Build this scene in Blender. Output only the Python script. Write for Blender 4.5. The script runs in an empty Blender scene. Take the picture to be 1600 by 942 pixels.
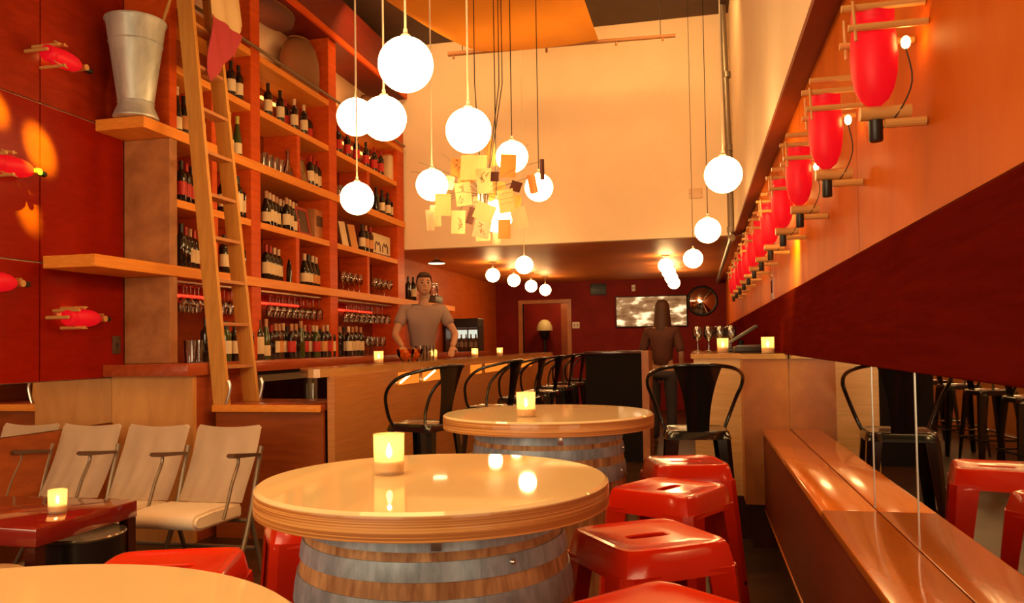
import bpy, bmesh, math, random
from math import sin, cos, tan, pi, radians, atan2, sqrt
from mathutils import Vector, Matrix

SC = bpy.context.scene
COL = SC.collection

# ------------------------------------------------------------------ camera
FOCAL = 1250.0            # focal length in pixels of a 1600 px wide frame
EYE = Vector((0.0, 0.0, 1.25))
YAW, PITCH, ROLL = radians(13.06), radians(1.65), radians(-0.9)
CX, CY = 799.4, 502.5     # principal point


def camera_axes():
    F = Vector((-sin(YAW) * cos(PITCH), cos(YAW) * cos(PITCH), sin(PITCH)))
    R0 = Vector((cos(YAW), sin(YAW), 0))
    U0 = R0.cross(F)
    return (R0 * cos(ROLL) + U0 * sin(ROLL), U0 * cos(ROLL) - R0 * sin(ROLL), F)


AR, AU, AF = camera_axes()
cam_data = bpy.data.cameras.new('camera')
cam_data.sensor_fit = 'HORIZONTAL'
cam_data.sensor_width = 36.0
cam_data.lens = FOCAL / 1600 * 36
cam_data.shift_x = (800 - CX) / 1600
cam_data.shift_y = (CY - 471) / 1600
cam_data.clip_start = 0.02
cam = bpy.data.objects.new('camera', cam_data)
m3 = Matrix((AR, AU, -AF)).transposed()
cam.matrix_world = Matrix.Translation(EYE) @ m3.to_4x4()
COL.objects.link(cam)
SC.camera = cam


def at(px, py, axis, val):
    """room point on the plane axis = val that a photograph pixel looks at (used to survey the room)"""
    d = AF + AR * ((px - CX) / FOCAL) - AU * ((py - CY) / FOCAL)
    i = 'xyz'.index(axis)
    return EYE + d * ((val - EYE[i]) / d[i])


def dist_along(px, X, z):
    """how far down the room (Y) a point at lateral X and height z stands, surveyed from its column"""
    k = px - CX
    g = lambda i: AR[i] * FOCAL - k * AF[i]
    return -(g(0) * X + g(2) * (z - EYE.z)) / g(1)


# ------------------------------------------------------------------ view, world, large lights
SC.view_settings.view_transform = 'Standard'
SC.view_settings.look = 'None'
SC.view_settings.exposure = 0.0
SC.view_settings.gamma = 1.0
SC.view_settings.use_curve_mapping = False
GLOBE_POWER = 30.0
WARM = (1.0, 0.54, 0.17)
world = bpy.data.worlds.new('world')
SC.world = world
world.use_nodes = True
world.node_tree.nodes['Background'].inputs[0].default_value = (1.0, 0.55, 0.22, 1)
world.node_tree.nodes['Background'].inputs[1].default_value = 0.35
SC.cycles.use_denoising = True
SC.cycles.max_bounces = 8
SC.cycles.transparent_max_bounces = 16
SC.cycles.sample_clamp_indirect = 6.0


def lamp(name, kind, loc, energy, color=WARM, target=None, **kw):
    d = bpy.data.lights.new(name, kind)
    d.energy = energy
    d.color = color
    for k, v in kw.items():
        setattr(d, k, v)
    o = bpy.data.objects.new(name, d)
    o.location = loc
    if target is not None:
        o.rotation_euler = (Vector(target) - Vector(loc)).to_track_quat('-Z', 'Y').to_euler()
    COL.objects.link(o)
    return o


# fill lights added above and behind the camera, and over the back of the room
lamp('ceiling_fill_front', 'AREA', (-1.4, 1.6, 4.7), 48, WARM, (-1.4, 1.9, 0), size=2.0, spread=radians(95))
lamp('front_fill_light', 'AREA', (-2.1, -2.3, 1.8), 135, (1, .74, .42), (-2.2, 3, 1.0), shape='RECTANGLE', size=3.0, size_y=2.0)  # unseen fill added behind the camera to brighten the near fronts
lamp('wall_fill', 'AREA', (-.25, 7.2, 4.85), 46, WARM, (-.9, 9.2, 3.2), size=.6)  # pair of fills added to brighten the cream back wall
lamp('wall_fill', 'AREA', (-2.9, 7.4, 4.85), 36, WARM, (-2.4, 9.2, 3.2), size=.6)
lamp('shelf_top_fill', 'POINT', (-3.62, 6.02, 3.75), 3.5, WARM, shadow_soft_size=.03)  # point fills added to lift the wall above the top shelf
lamp('shelf_top_fill', 'POINT', (-3.62, 7.9, 3.75), 3.5, WARM, shadow_soft_size=.03)
lamp('canopy_light', 'POINT', (-1.65, 7.0, 4.8), 22, WARM, shadow_soft_size=.08)
lamp('ceiling_fill_back', 'AREA', (-1.5, 12.0, 2.4), 11, WARM, (-1.5, 12.2, 0), size=1.5)  # unseen fill added for the back room
# narrow tinted spots added to make the yellow patches on the stained wall
lamp('patch_spot', 'SPOT', (-1.6, 2.6, 4.6), 17000, (.24, 1, .02), at(62, 232, 'x', -3.81), spot_size=radians(3.9), spot_blend=.6, shadow_soft_size=.03)
lamp('patch_spot', 'SPOT', (-1.8, 2.7, 4.6), 13000, (.24, 1, .02), at(44, 330, 'x', -3.81), spot_size=radians(3.0), spot_blend=.8, shadow_soft_size=.03)
lamp('patch_spot', 'SPOT', (-1.4, 2.4, 4.6), 15000, (.24, 1, .02), at(-6, 170, 'x', -3.81), spot_size=radians(3.0), spot_blend=.8, shadow_soft_size=.03)

# ------------------------------------------------------------------ materials
MATS = {}


def _mat(name):
    m = bpy.data.materials.new(name)
    m.use_nodes = True
    MATS[name] = m
    return m, m.node_tree.nodes, m.node_tree.links, m.node_tree.nodes['Principled BSDF']


def plain(name, color, rough=.5, metal=0, coat=0, spec=.5, emit=None, strength=0):
    m, n, l, b = _mat(name)
    b.inputs['Base Color'].default_value = (*color, 1)
    b.inputs['Roughness'].default_value = rough
    b.inputs['Metallic'].default_value = metal
    b.inputs['Coat Weight'].default_value = coat
    b.inputs['Coat Roughness'].default_value = .05
    b.inputs['Specular IOR Level'].default_value = spec
    if emit:
        b.inputs['Emission Color'].default_value = (*emit, 1)
        b.inputs['Emission Strength'].default_value = strength
    return m


def grain(name, c1, c2, scale=(2, 2, 20), rough=.4, coat=0, detail=5, bump=.0, metal=0, lo=.35, hi=.65, nscale=3.0, spec=.5):
    """two colours mixed by stretched noise: wood grain, burl, weathered metal, plaster"""
    m, n, l, b = _mat(name)
    tc = n.new('ShaderNodeTexCoord')
    mp = n.new('ShaderNodeMapping')
    mp.inputs['Scale'].default_value = scale
    nz = n.new('ShaderNodeTexNoise')
    nz.inputs['Scale'].default_value = nscale
    nz.inputs['Detail'].default_value = detail
    nz.inputs['Roughness'].default_value = .6
    nz.inputs['Distortion'].default_value = .4
    cr = n.new('ShaderNodeValToRGB')
    cr.color_ramp.elements[0].position = lo
    cr.color_ramp.elements[1].position = hi
    cr.color_ramp.elements[0].color = (*c1, 1)
    cr.color_ramp.elements[1].color = (*c2, 1)
    l.new(tc.outputs['Object'], mp.inputs[0])
    l.new(mp.outputs[0], nz.inputs['Vector'])
    l.new(nz.outputs[0], cr.inputs[0])
    l.new(cr.outputs[0], b.inputs['Base Color'])
    b.inputs['Roughness'].default_value = rough
    b.inputs['Metallic'].default_value = metal
    b.inputs['Coat Weight'].default_value = coat
    b.inputs['Coat Roughness'].default_value = .08
    b.inputs['Specular IOR Level'].default_value = spec
    if bump:
        bp = n.new('ShaderNodeBump')
        bp.inputs['Strength'].default_value = bump
        bp.inputs['Distance'].default_value = .01
        l.new(nz.outputs[0], bp.inputs['Height'])
        l.new(bp.outputs[0], b.inputs['Normal'])
    return m


def emitter(name, color, strength):
    m, n, l, b = _mat(name)
    e = n.new('ShaderNodeEmission')
    e.inputs[0].default_value = (*color, 1)
    e.inputs[1].default_value = strength
    l.new(e.outputs[0], n['Material Output'].inputs[0])
    n.remove(b)
    return m


def clear_glass(name, color=(1, 1, 1), gloss=.10, tint=.96):
    m, n, l, b = _mat(name)
    t = n.new('ShaderNodeBsdfTransparent')
    t.inputs[0].default_value = (color[0] * tint, color[1] * tint, color[2] * tint, 1)
    g = n.new('ShaderNodeBsdfGlossy')
    g.inputs['Roughness'].default_value = .04
    lw = n.new('ShaderNodeLayerWeight')
    lw.inputs[0].default_value = .24
    ad = n.new('ShaderNodeMath')
    ad.operation = 'ADD'
    ad.use_clamp = True
    ad.inputs[1].default_value = gloss
    mx = n.new('ShaderNodeMixShader')
    l.new(lw.outputs['Fresnel'], ad.inputs[0])
    l.new(ad.outputs[0], mx.inputs[0])
    l.new(t.outputs[0], mx.inputs[1])
    l.new(g.outputs[0], mx.inputs[2])
    l.new(mx.outputs[0], n['Material Output'].inputs[0])
    n.remove(b)
    return m


def frosted(name, color, mix=.55, clear=0):
    """diffuse + translucent: frosted glass, paper, thin cloth"""
    m, n, l, b = _mat(name)
    t = n.new('ShaderNodeBsdfTranslucent')
    t.inputs[0].default_value = (*color, 1)
    b.inputs['Base Color'].default_value = (*color, 1)
    b.inputs['Roughness'].default_value = .45
    mx = n.new('ShaderNodeMixShader')
    mx.inputs[0].default_value = mix
    l.new(b.outputs[0], mx.inputs[1])
    l.new(t.outputs[0], mx.inputs[2])
    out = mx
    if clear:
        tr = n.new('ShaderNodeBsdfTransparent')
        out = n.new('ShaderNodeMixShader')
        out.inputs[0].default_value = clear
        l.new(mx.outputs[0], out.inputs[1])
        l.new(tr.outputs[0], out.inputs[2])
    l.new(out.outputs[0], n['Material Output'].inputs[0])
    return m


grain('shelf_wood', (.55, .070, .008), (.67, .098, .012), (3, .6, 8), .42, spec=.12)
grain('edge_wood', (.80, .26, .035), (.90, .35, .055), (6, 1, 30), .4, spec=.15)
grain('shelf_back', (.19, .030, .006), (.24, .042, .008), (1, 1, 6), .5, spec=.2)
grain('burl', (.34, .13, .045), (.58, .25, .09), (1.6, 1.6, 1.6), .4, nscale=4, lo=.3, hi=.75, detail=8)
grain('wall_brown', (.28, .020, .003), (.36, .030, .005), (1, 2, 8), .45, spec=.1)
grain('rear_ply', (.40, .072, .008), (.48, .095, .012), (1, 1, 3), .45, spec=.15)
grain('red_stain', (.27, .009, .001), (.32, .012, .002), (1, 3, 12), .3, spec=.08)
grain('brown_stain', (.27, .056, .008), (.36, .08, .013), (1, 2, 8), .4, coat=.1, spec=.3)
grain('dark_red', (.085, .005, .002), (.11, .007, .003), (1, 1, 14), .6, spec=0)
grain('plywood', (.47, .088, .004), (.58, .125, .007), (1.2, 1.4, .6), .5, nscale=2.2, detail=8, spec=.03)
grain('panel_maple', (.60, .27, .075), (.72, .35, .11), (3, 3, .8), .4, nscale=2.4)
grain('counter_ply', (.38, .115, .020), (.50, .17, .034), (2.0, 2, 1.5), .4, nscale=3)
grain('maple', (.68, .42, .17), (.80, .52, .24), (2, 2, 24), .38, nscale=2)
grain('bar_wood', (.50, .19, .05), (.62, .25, .075), (3, 1.2, 40), .35, nscale=2)
grain('bar_top', (.55, .28, .09), (.66, .36, .13), (6, .8, 6), .12, coat=.4)
grain('bench_top', (.56, .135, .014), (.64, .17, .02), (10, 1, 10), .16, coat=.2)
grain('bench_front', (.12, .016, .005), (.17, .025, .007), (1, 1, 12), .4, spec=.2)
grain('counter_red', (.36, .06, .016), (.44, .09, .025), (8, 1, 8), .25, coat=.3)
grain('beam', (.13, .009, .003), (.17, .013, .004), (2, .6, 8), .5)
grain('ladder_wood', (.56, .25, .045), (.68, .32, .065), (12, 12, 1.2), .45)
grain('ladder_rung', (.45, .17, .05), (.52, .21, .07), (12, 3, 12), .45)
grain('plaster', (.84, .64, .43), (.90, .70, .49), (1, 1, 1), .8, nscale=1.5)
grain('dark_ceiling', (.05, .02, .012), (.08, .03, .016), (1, 1, 1), .6)
grain('low_ceiling', (.58, .17, .035), (.68, .21, .045), (1, 1, 1), .5, nscale=1.2, spec=.25)
grain('rear_wall', (.17, .012, .009), (.22, .016, .012), (1, 1, 1), .6, spec=.1)
grain('floor', (.028, .012, .006), (.06, .025, .012), (1.5, 1.5, 1), .35, nscale=2.5, detail=8)
grain('laminate', (.80, .62, .36), (.83, .65, .39), (1, 1, 1), .035, nscale=1)
grain('ply_edge', (.44, .16, .035), (.80, .40, .12), (.5, .5, 150), .4, coat=.3, nscale=1.6, lo=.42, hi=.58, detail=2)
grain('stave', (.30, .12, .045), (.74, .44, .21), (11, 11, 1.0), .6, nscale=2.6, bump=.2, detail=8)
grain('galvanised', (.42, .46, .46), (.66, .70, .68), (3, 3, 1), .42, metal=.35, nscale=3)
grain('hoop', (.26, .34, .44), (.46, .56, .70), (8, 8, 2), .42, metal=.25, nscale=4)
plain('hoop_rivet', (.8, .78, .74), .25, .9)
grain('cream_leather', (.84, .68, .52), (.90, .74, .58), (2, 2, 2), .42, nscale=2, bump=.15)
grain('tan_leather', (.42, .25, .13), (.50, .31, .17), (3, 3, 3), .5)
plain('plate_beige', (.74, .50, .32), .6)
plain('bronze', (.26, .19, .13), .38, .6)
plain('arm_dark', (.10, .05, .03), .35)
plain('red_metal', (.60, .018, .002), .2, 0, .25)
plain('black_metal', (.012, .011, .011), .2, .3, .6)
plain('table_red', (.22, .014, .01), .1, 0, .8)
plain('table_dark', (.05, .008, .006), .2, 0, .4)
plain('drum_dark', (.03, .02, .018), .25, .5)
plain('drum_top', (.22, .17, .13), .2, .8)
plain('steel', (.55, .53, .5), .3, .9)
plain('pipe_grey', (.30, .24, .18), .35, .7)
plain('black_plastic', (.012, .01, .01), .4)
plain('cable_black', (.02, .012, .008), .6)
plain('cord_white', (.85, .72, .5), .5)
plain('bamboo', (.62, .33, .10), .45)
plain('bamboo_dark', (.34, .14, .045), .5)
plain('mirror_glass', (.82, .80, .78), .01, 1.0)
plain('bottle_dark', (.016, .010, .008), .08, 0, .3)
plain('bottle_green', (.05, .07, .015), .08, 0, .3)
plain('bottle_brown', (.09, .025, .008), .1, 0, .3)
plain('label_cream', (.82, .66, .42), .6)
plain('label_red', (.55, .025, .02), .5)
plain('label_orange', (.72, .33, .10), .6)
plain('capsule_red', (.42, .016, .015), .35)
plain('capsule_cream', (.72, .50, .32), .4)
plain('capsule_yellow', (.55, .50, .10), .4)
plain('capsule_black', (.02, .015, .015), .35)
plain('capsule_tan', (.5, .24, .12), .4)
plain('picture_red', (.40, .03, .015), .4)
plain('picture_dark', (.10, .05, .03), .5)
plain('wicker_brown', (.22, .09, .03), .7)
plain('skin', (.55, .28, .17), .5)
plain('shirt_grey', (.36, .24, .21), .8)
plain('trousers', (.05, .04, .05), .8)
plain('dark_cloth', (.10, .028, .016), .8)
plain('hair_brown', (.075, .028, .012), .6)
plain('hair_dark', (.06, .025, .015), .6)
plain('eye_dark', (.01, .01, .01), .3)
plain('lip', (.35, .10, .08), .5)
plain('wax', (.85, .65, .4), .5)
plain('ink', (.12, .03, .01), .7)
plain('rack_metal', (.35, .2, .12), .3, .8)
plain('station_dark', (.012, .008, .007), .7, 0, 0, .1)
plain('fridge_dark', (.02, .010, .008), .4, 0, 0, .3)
plain('screen_grey', (.10, .11, .09), .3)
plain('white_plastic', (.7, .6, .48), .4)
clear_glass('glass')
clear_glass('amber_glass', (1, .66, .30), .08, .95)
frosted('votive_glass', (.95, .78, .55), .6, .5)
frosted('cloth_orange', (.95, .50, .06), .5)
frosted('paper_cream', (.92, .80, .48), .4)
frosted('paper_yellow', (.90, .76, .40), .3)
frosted('paper_pink', (.90, .62, .42), .4)
frosted('paper_orange', (.85, .42, .12), .35)
plain('card_dark', (.16, .05, .03), .6)
plain('flag_red', (.45, .045, .06), .8)
plain('flag_cream', (.75, .55, .28), .8)
emitter('globe_glow', (1, .60, .22), GLOBE_POWER)
emitter('flame', (1, .62, .18), 26)
emitter('bulb_glow', (1, .60, .14), 30)
emitter('red_rope', (1, .035, .012), 3.2)
emitter('shelf_light', (1, .38, .08), 3.0)
emitter('bar_glow', (1, .24, .02), 1.1)
emitter('bar_streak', (1, .62, .2), 8)
emitter('disc_light', (1, .72, .35), 8)
emitter('cooler_light', (.85, .9, .7), 1.2)
emitter('corridor_light', (1, .6, .25), 1.2)
frosted('red_shade', (.80, .02, .03), .5)
MATS['red_shade'].node_tree.nodes['Principled BSDF'].inputs['Emission Color'].default_value = (1, .006, .03, 1)
MATS['red_shade'].node_tree.nodes['Principled BSDF'].inputs['Emission Strength'].default_value = .38


def screen_material():
    m, n, l, b = _mat('screen_picture')
    tc = n.new('ShaderNodeTexCoord')
    mp = n.new('ShaderNodeMapping')
    mp.inputs['Scale'].default_value = (2.0, 1, 5)
    nz = n.new('ShaderNodeTexNoise')
    nz.inputs['Scale'].default_value = 1.6
    nz.inputs['Detail'].default_value = 3
    cr = n.new('ShaderNodeValToRGB')
    e = cr.color_ramp.elements
    e[0].position, e[0].color = .3, (.22, .07, .02, 1)
    e[1].position, e[1].color = .66, (2.4, 1.7, .9, 1)
    k = e.new(.52)
    k.color = (.55, .26, .10, 1)
    em = n.new('ShaderNodeEmission')
    em.inputs[1].default_value = .8
    l.new(tc.outputs['Object'], mp.inputs[0])
    l.new(mp.outputs[0], nz.inputs['Vector'])
    l.new(nz.outputs[0], cr.inputs[0])
    l.new(cr.outputs[0], em.inputs[0])
    l.new(em.outputs[0], n['Material Output'].inputs[0])
    n.remove(b)


screen_material()


# ------------------------------------------------------------------ mesh helpers
class MB:
    def __init__(self):
        self.bm = bmesh.new()
        self.mi = 0

    def _tag(self, faces):
        for f in faces:
            f.material_index = self.mi

    def box(self, x0, x1, y0, y1, z0, z1, bev=0, seg=2):
        vs = [self.bm.verts.new((x, y, z)) for x in (x0, x1) for y in (y0, y1) for z in (z0, z1)]
        fs = [self.bm.faces.new([vs[i] for i in q]) for q in
              ((0, 1, 3, 2), (4, 6, 7, 5), (0, 4, 5, 1), (2, 3, 7, 6), (0, 2, 6, 4), (1, 5, 7, 3))]
        self._tag(fs)
        if bev:
            es = list({e for f in fs for e in f.edges})
            r = bmesh.ops.bevel(self.bm, geom=es, offset=bev, segments=seg, affect='EDGES', profile=.5)
            self._tag(r['faces'])
        return self

    def hexa(self, pts):
        """8 corners: bottom 4 (ccw), top 4 (ccw)"""
        vs = [self.bm.verts.new(p) for p in pts]
        fs = [self.bm.faces.new([vs[i] for i in q]) for q in
              ((3, 2, 1, 0), (4, 5, 6, 7), (0, 1, 5, 4), (1, 2, 6, 5), (2, 3, 7, 6), (3, 0, 4, 7))]
        self._tag(fs)
        return self

    def prism(self, poly, axis, a, b):
        def P(u, v, t):
            return (t, u, v) if axis == 'x' else (u, t, v) if axis == 'y' else (u, v, t)
        A = [self.bm.verts.new(P(u, v, a)) for u, v in poly]
        B = [self.bm.verts.new(P(u, v, b)) for u, v in poly]
        n = len(poly)
        fs = [self.bm.faces.new(A), self.bm.faces.new(B[::-1])]
        for i in range(n):
            fs.append(self.bm.faces.new([A[i], B[i], B[(i + 1) % n], A[(i + 1) % n]]))
        self._tag(fs)
        bmesh.ops.recalc_face_normals(self.bm, faces=fs)
        return self

    def tube(self, pts, r, seg=8, closed=False, cap=True):
        pts = [Vector(p) for p in pts]
        n = len(pts)
        rs = r if isinstance(r, (list, tuple)) else [r] * n
        rings = []
        ref = None
        for i, p in enumerate(pts):
            if closed:
                d = pts[(i + 1) % n] - pts[i - 1]
            else:
                d = pts[min(i + 1, n - 1)] - pts[max(i - 1, 0)]
            d.normalize()
            if ref is None:
                ref = Vector((0, 0, 1)) if abs(d.z) < .9 else Vector((1, 0, 0))
            u = d.cross(ref)
            if u.length < 1e-5:
                u = d.cross(Vector((0, 1, 0)))
            u.normalize()
            v = u.cross(d).normalized()
            ref = v
            rings.append([self.bm.verts.new(p + (u * cos(2 * pi * k / seg) + v * sin(2 * pi * k / seg)) * rs[i]) for k in range(seg)])
        fs = []
        for i in range(n if closed else n - 1):
            a, b = rings[i], rings[(i + 1) % n]
            for k in range(seg):
                fs.append(self.bm.faces.new([a[k], a[(k + 1) % seg], b[(k + 1) % seg], b[k]]))
        if cap and not closed:
            fs.append(self.bm.faces.new(rings[0][::-1]))
            fs.append(self.bm.faces.new(rings[-1]))
        self._tag(fs)
        return self

    def lathe(self, prof, seg=32, c=(0, 0, 0), a0=0, a1=2 * pi):
        full = abs(a1 - a0 - 2 * pi) < 1e-6
        m = seg if full else seg + 1
        cols = []
        for k in range(m):
            a = a0 + (a1 - a0) * k / seg
            cols.append([None if r < 1e-6 else self.bm.verts.new((c[0] + r * cos(a), c[1] + r * sin(a), c[2] + z)) for r, z in prof])
        poles = [self.bm.verts.new((c[0], c[1], c[2] + z)) if r < 1e-6 else None for r, z in prof]
        fs = []
        for k in range(seg):
            A, B = cols[k], cols[(k + 1) % m]
            for i in range(len(prof) - 1):
                q = []
                for v in (A[i] or poles[i], B[i] or poles[i], B[i + 1] or poles[i + 1], A[i + 1] or poles[i + 1]):
                    if v not in q:
                        q.append(v)
                if len(q) > 2:
                    fs.append(self.bm.faces.new(q))
        self._tag(fs)
        return self

    def ball(self, c, r, u=20, v=12, s=(1, 1, 1)):
        prof = [(r * sin(pi * i / v), -r * cos(pi * i / v)) for i in range(v + 1)]
        n0 = len(self.bm.verts)
        self.lathe(prof, u)
        self.bm.verts.ensure_lookup_table()
        for w in self.bm.verts[n0:]:
            w.co = Vector((w.co.x * s[0] + c[0], w.co.y * s[1] + c[1], w.co.z * s[2] + c[2]))
        return self

    def sheet(self, fn, nu, nv, thick=0):
        g = [[self.bm.verts.new(fn(i / nu, j / nv)) for j in range(nv + 1)] for i in range(nu + 1)]
        fs = [self.bm.faces.new([g[i][j], g[i + 1][j], g[i + 1][j + 1], g[i][j + 1]]) for i in range(nu) for j in range(nv)]
        self._tag(fs)
        if thick:
            bmesh.ops.solidify(self.bm, geom=fs, thickness=thick)
            self._tag(self.bm.faces)
        return self

    def xform(self, M):
        bmesh.ops.transform(self.bm, matrix=M, verts=self.bm.verts)
        return self

    def mesh(self, name, mats, smooth=True, angle=35):
        bmesh.ops.recalc_face_normals(self.bm, faces=self.bm.faces)
        me = bpy.data.meshes.new(name)
        self.bm.to_mesh(me)
        self.bm.free()
        for m in ([mats] if isinstance(mats, str) else mats):
            me.materials.append(MATS[m])
        if smooth:
            me.polygons.foreach_set('use_smooth', [True] * len(me.polygons))
            me.set_sharp_from_angle(angle=radians(angle))
        return me


def obj(name, mb, mats, parent=None, smooth=True, angle=35, loc=None, label=None):
    me = mb if isinstance(mb, bpy.types.Mesh) else mb.mesh(name, mats, smooth, angle)
    o = bpy.data.objects.new(name, me)
    COL.objects.link(o)
    if parent:
        o.parent = parent
    if loc:
        o.location = loc
    if label:
        o['label'] = label
    return o


def tag(o, label, cat, group=None):
    o['label'] = label
    o['category'] = cat
    if group:
        o['group'] = group
    return o


def thing(name, label, cat, loc=(0, 0, 0), rz=0, group=None):
    o = bpy.data.objects.new(name, None)
    COL.objects.link(o)
    o.location = loc
    o.rotation_euler = (0, 0, rz)
    o.empty_display_size = .05
    return tag(o, label, cat, group)


def struct(name, mb, mats, parent=None, smooth=False):
    o = obj(name, mb, mats, parent, smooth)
    if not parent:
        o['kind'] = 'structure'
    return o


def dup(root, loc=None, rz=None, label=None, group=None):
    r = root.copy()
    COL.objects.link(r)
    if loc is not None:
        r.location = loc
    if rz is not None:
        r.rotation_euler = (0, 0, rz)
    if label:
        r['label'] = label
    if group:
        r['group'] = group
    for ch in list(root.children):
        c = ch.copy()
        COL.objects.link(c)
        c.parent = r
        for g in ch.children:
            d = g.copy()
            COL.objects.link(d)
            d.parent = c
    return r


ORD = ('first second third fourth fifth sixth seventh eighth ninth tenth eleventh twelfth thirteenth fourteenth fifteenth '
       'sixteenth seventeenth eighteenth nineteenth twentieth twenty-first twenty-second twenty-third twenty-fourth '
       'twenty-fifth twenty-sixth twenty-seventh twenty-eighth twenty-ninth thirtieth').split()

# ================================================================== THE SETTING
XL, XF = -3.81, -3.45        # left wall face, front of the wine shelving
XR = 0.524                   # right wall face
YB, YR = 9.2, 15.1           # wall over the low ceiling, rear wall
ZC, ZL = 4.93, 2.43          # high ceiling, low ceiling
Y0 = -2.5

struct('floor', MB().box(-5.2, 1.4, Y0, 18, -.08, 0), 'floor')
struct('ceiling', MB().box(-4.0, 1.0, Y0, YB + .1, ZC, ZC + .1), 'dark_ceiling')
struct('ceiling_rear', MB().box(-4.0, 1.0, YB + .1, YR, ZL, ZL + .1), 'low_ceiling')
struct('wall_back', MB().box(-4.0, 1.0, YB, YB + .1, ZL, ZC), 'plaster')

w = struct('wall_left', MB().box(-4.0, XL - .02, Y0, YR, 0, ZC), 'plaster')
SE = .005
ys = [Y0, -.2, 1.9, 4.0, 4.72]
for a, b in zip(ys[:-1], ys[1:]):
    struct('panel', MB().box(XL - .02, XL, a + SE, b - SE, 2.745 + SE, 4.28), 'wall_brown', w)
    struct('panel', MB().box(XL - .02, XL, a + SE, b - SE, 1.785 + SE, 2.745 - SE), 'red_stain', w)
    struct('panel', MB().box(XL - .02, XL, a + SE, b - SE, 1.075, 1.785 - SE), 'red_stain', w)
struct('panel', MB().box(XL - .02, XL + .01, Y0, 4.6, .06, .77), 'brown_stain', w)
for a, b in ((9.2, 11.2), (11.2, 13.2), (13.2, YR)):
    struct('panel', MB().box(XL - .02, XL, a + .003, b - .003, 0, ZL), 'rear_ply', w)

w = struct('wall_right', MB().box(XR + .02, .95, Y0, YR, 0, ZC), 'plaster')
ys = [Y0, -.0, 1.41, 2.81, 4.22, 5.62, 7.03, 9.3, 12, YR]
for i, (a, b) in enumerate(zip(ys[:-1], ys[1:])):
    struct('panel', MB().box(XR, XR + .02, a + .004, b - .004, 1.535, 2.466 if b < 9.2 else ZL), 'plywood', w)
ys = [Y0, .91, 2.23, 3.53, 4.84, 6.2, 9.0, YR]
for i, (a, b) in enumerate(zip(ys[:-1], ys[1:])):
    struct('panel', MB().box(XR - .025, XR + .02, a + .003, b - .003, 1.168, 1.52, .004), 'dark_red', w)
struct('panel', MB().box(XR, XR + .02, Y0, YR, 0, .726), 'bench_front', w)
# upper right wall with its sloped underside
struct('trim_1', MB().prism([(.413, ZL), (XR, 2.468), (.95, 2.468), (.95, ZC), (.413, ZC)], 'y', Y0, YB), 'plaster')
struct('trim_2', MB().prism([(.411, ZL - .002), (XR - .001, 2.466), (XR - .001, 2.444), (.415, ZL - .020)], 'y', Y0, YB), 'shelf_back')
# beam over the wine shelves
struct('trim_3', MB().box(XL - .01, XF + .02, Y0, YB, 4.28, 4.76), 'beam')
struct('trim_4', MB().box(XF + .02, XF + .045, Y0, YB, 4.28, 4.34), 'shelf_wood')

# rear wall with the doorway
w = struct('wall_rear', MB().box(-4.0, -3.28, YR, YR + .12, 0, ZL).box(-2.41, 1.0, YR, YR + .12, 0, ZL).box(-3.28, -2.41, YR, YR + .12, 2.03, ZL), 'rear_wall')
d = struct('door_1', MB().box(-3.36, -3.28, YR - .03, YR + .13, 0, 2.1).box(-2.41, -2.33, YR - .03, YR + .13, 0, 2.1).box(-3.28, -2.41, YR - .03, YR + .13, 2.03, 2.1), 'counter_ply')
struct('wall_corridor', MB().box(-3.8, -2.85, 17.0, 17.1, 0, 2.6), 'rear_wall')
struct('wall_corridor', MB().box(-2.85, -1.9, 17.0, 17.1, 0, 2.6).box(-3.9, -3.8, 15.3, 17.1, 0, 2.6).box(-1.9, -1.8, 15.3, 17.1, 0, 2.6), 'brown_stain')
lamp('corridor_lamp', 'POINT', (-2.9, 16.2, 2.3), 25, WARM, shadow_soft_size=.1)

# ---------------------------------------------------------------- mirrors low on both walls
t = thing('wall_mirror', 'long low mirror below the stained red wall behind the row of theatre seats', 'mirror', (XL, 2, .92))
obj('pane', MB().box(-.018, .0, -4.5, 2.62, -.145, .15), 'mirror_glass', t, False)
t = thing('wall_mirror', 'wide low mirror in three panes above the wooden drink ledge', 'mirror', (XR, 2.5, .94))
for a, b in ((-1.6, 2.17), (2.17, 2.68), (2.68, 5.02)):
    obj('pane', MB().box(0.0, .018, a - 2.5 + .003, b - 2.5 - .003, -.213, .227), 'mirror_glass', t, False)
for y in (2.17, 2.68):
    obj('edge_strip', MB().box(-.002, .017, y - 2.5 - .0025, y - 2.5 + .0025, -.213, .227), 'steel', t, False)

# ---------------------------------------------------------------- wooden drink ledge along the right mirror
t = thing('wall_ledge', 'long narrow wooden drink ledge under the mirror with dark red front', 'ledge', (.45, 2.5, 0))
for a, b in ((-1.5, 2.635), (2.635, 5.0)):
    obj('top_board', MB().box(-.09, .073, a - 2.5 + .001, b - 2.5 - .001, .70, .726, .004), 'bench_top', t)
    obj('front_panel', MB().box(-.08, -.062, a - 2.5 + .002, b - 2.5 - .002, .25, .70), 'bench_front', t, False)
    obj('base_panel', MB().box(-.02, .0, a - 2.5 + .002, b - 2.5 - .002, .0, .249), 'table_dark', t, False, label='dark recessed base')
    obj('bottom_rail', MB().box(-.084, -.001, a - 2.5 + .002, b - 2.5 - .002, .235, .2495, .003), 'bench_top', t)

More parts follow.
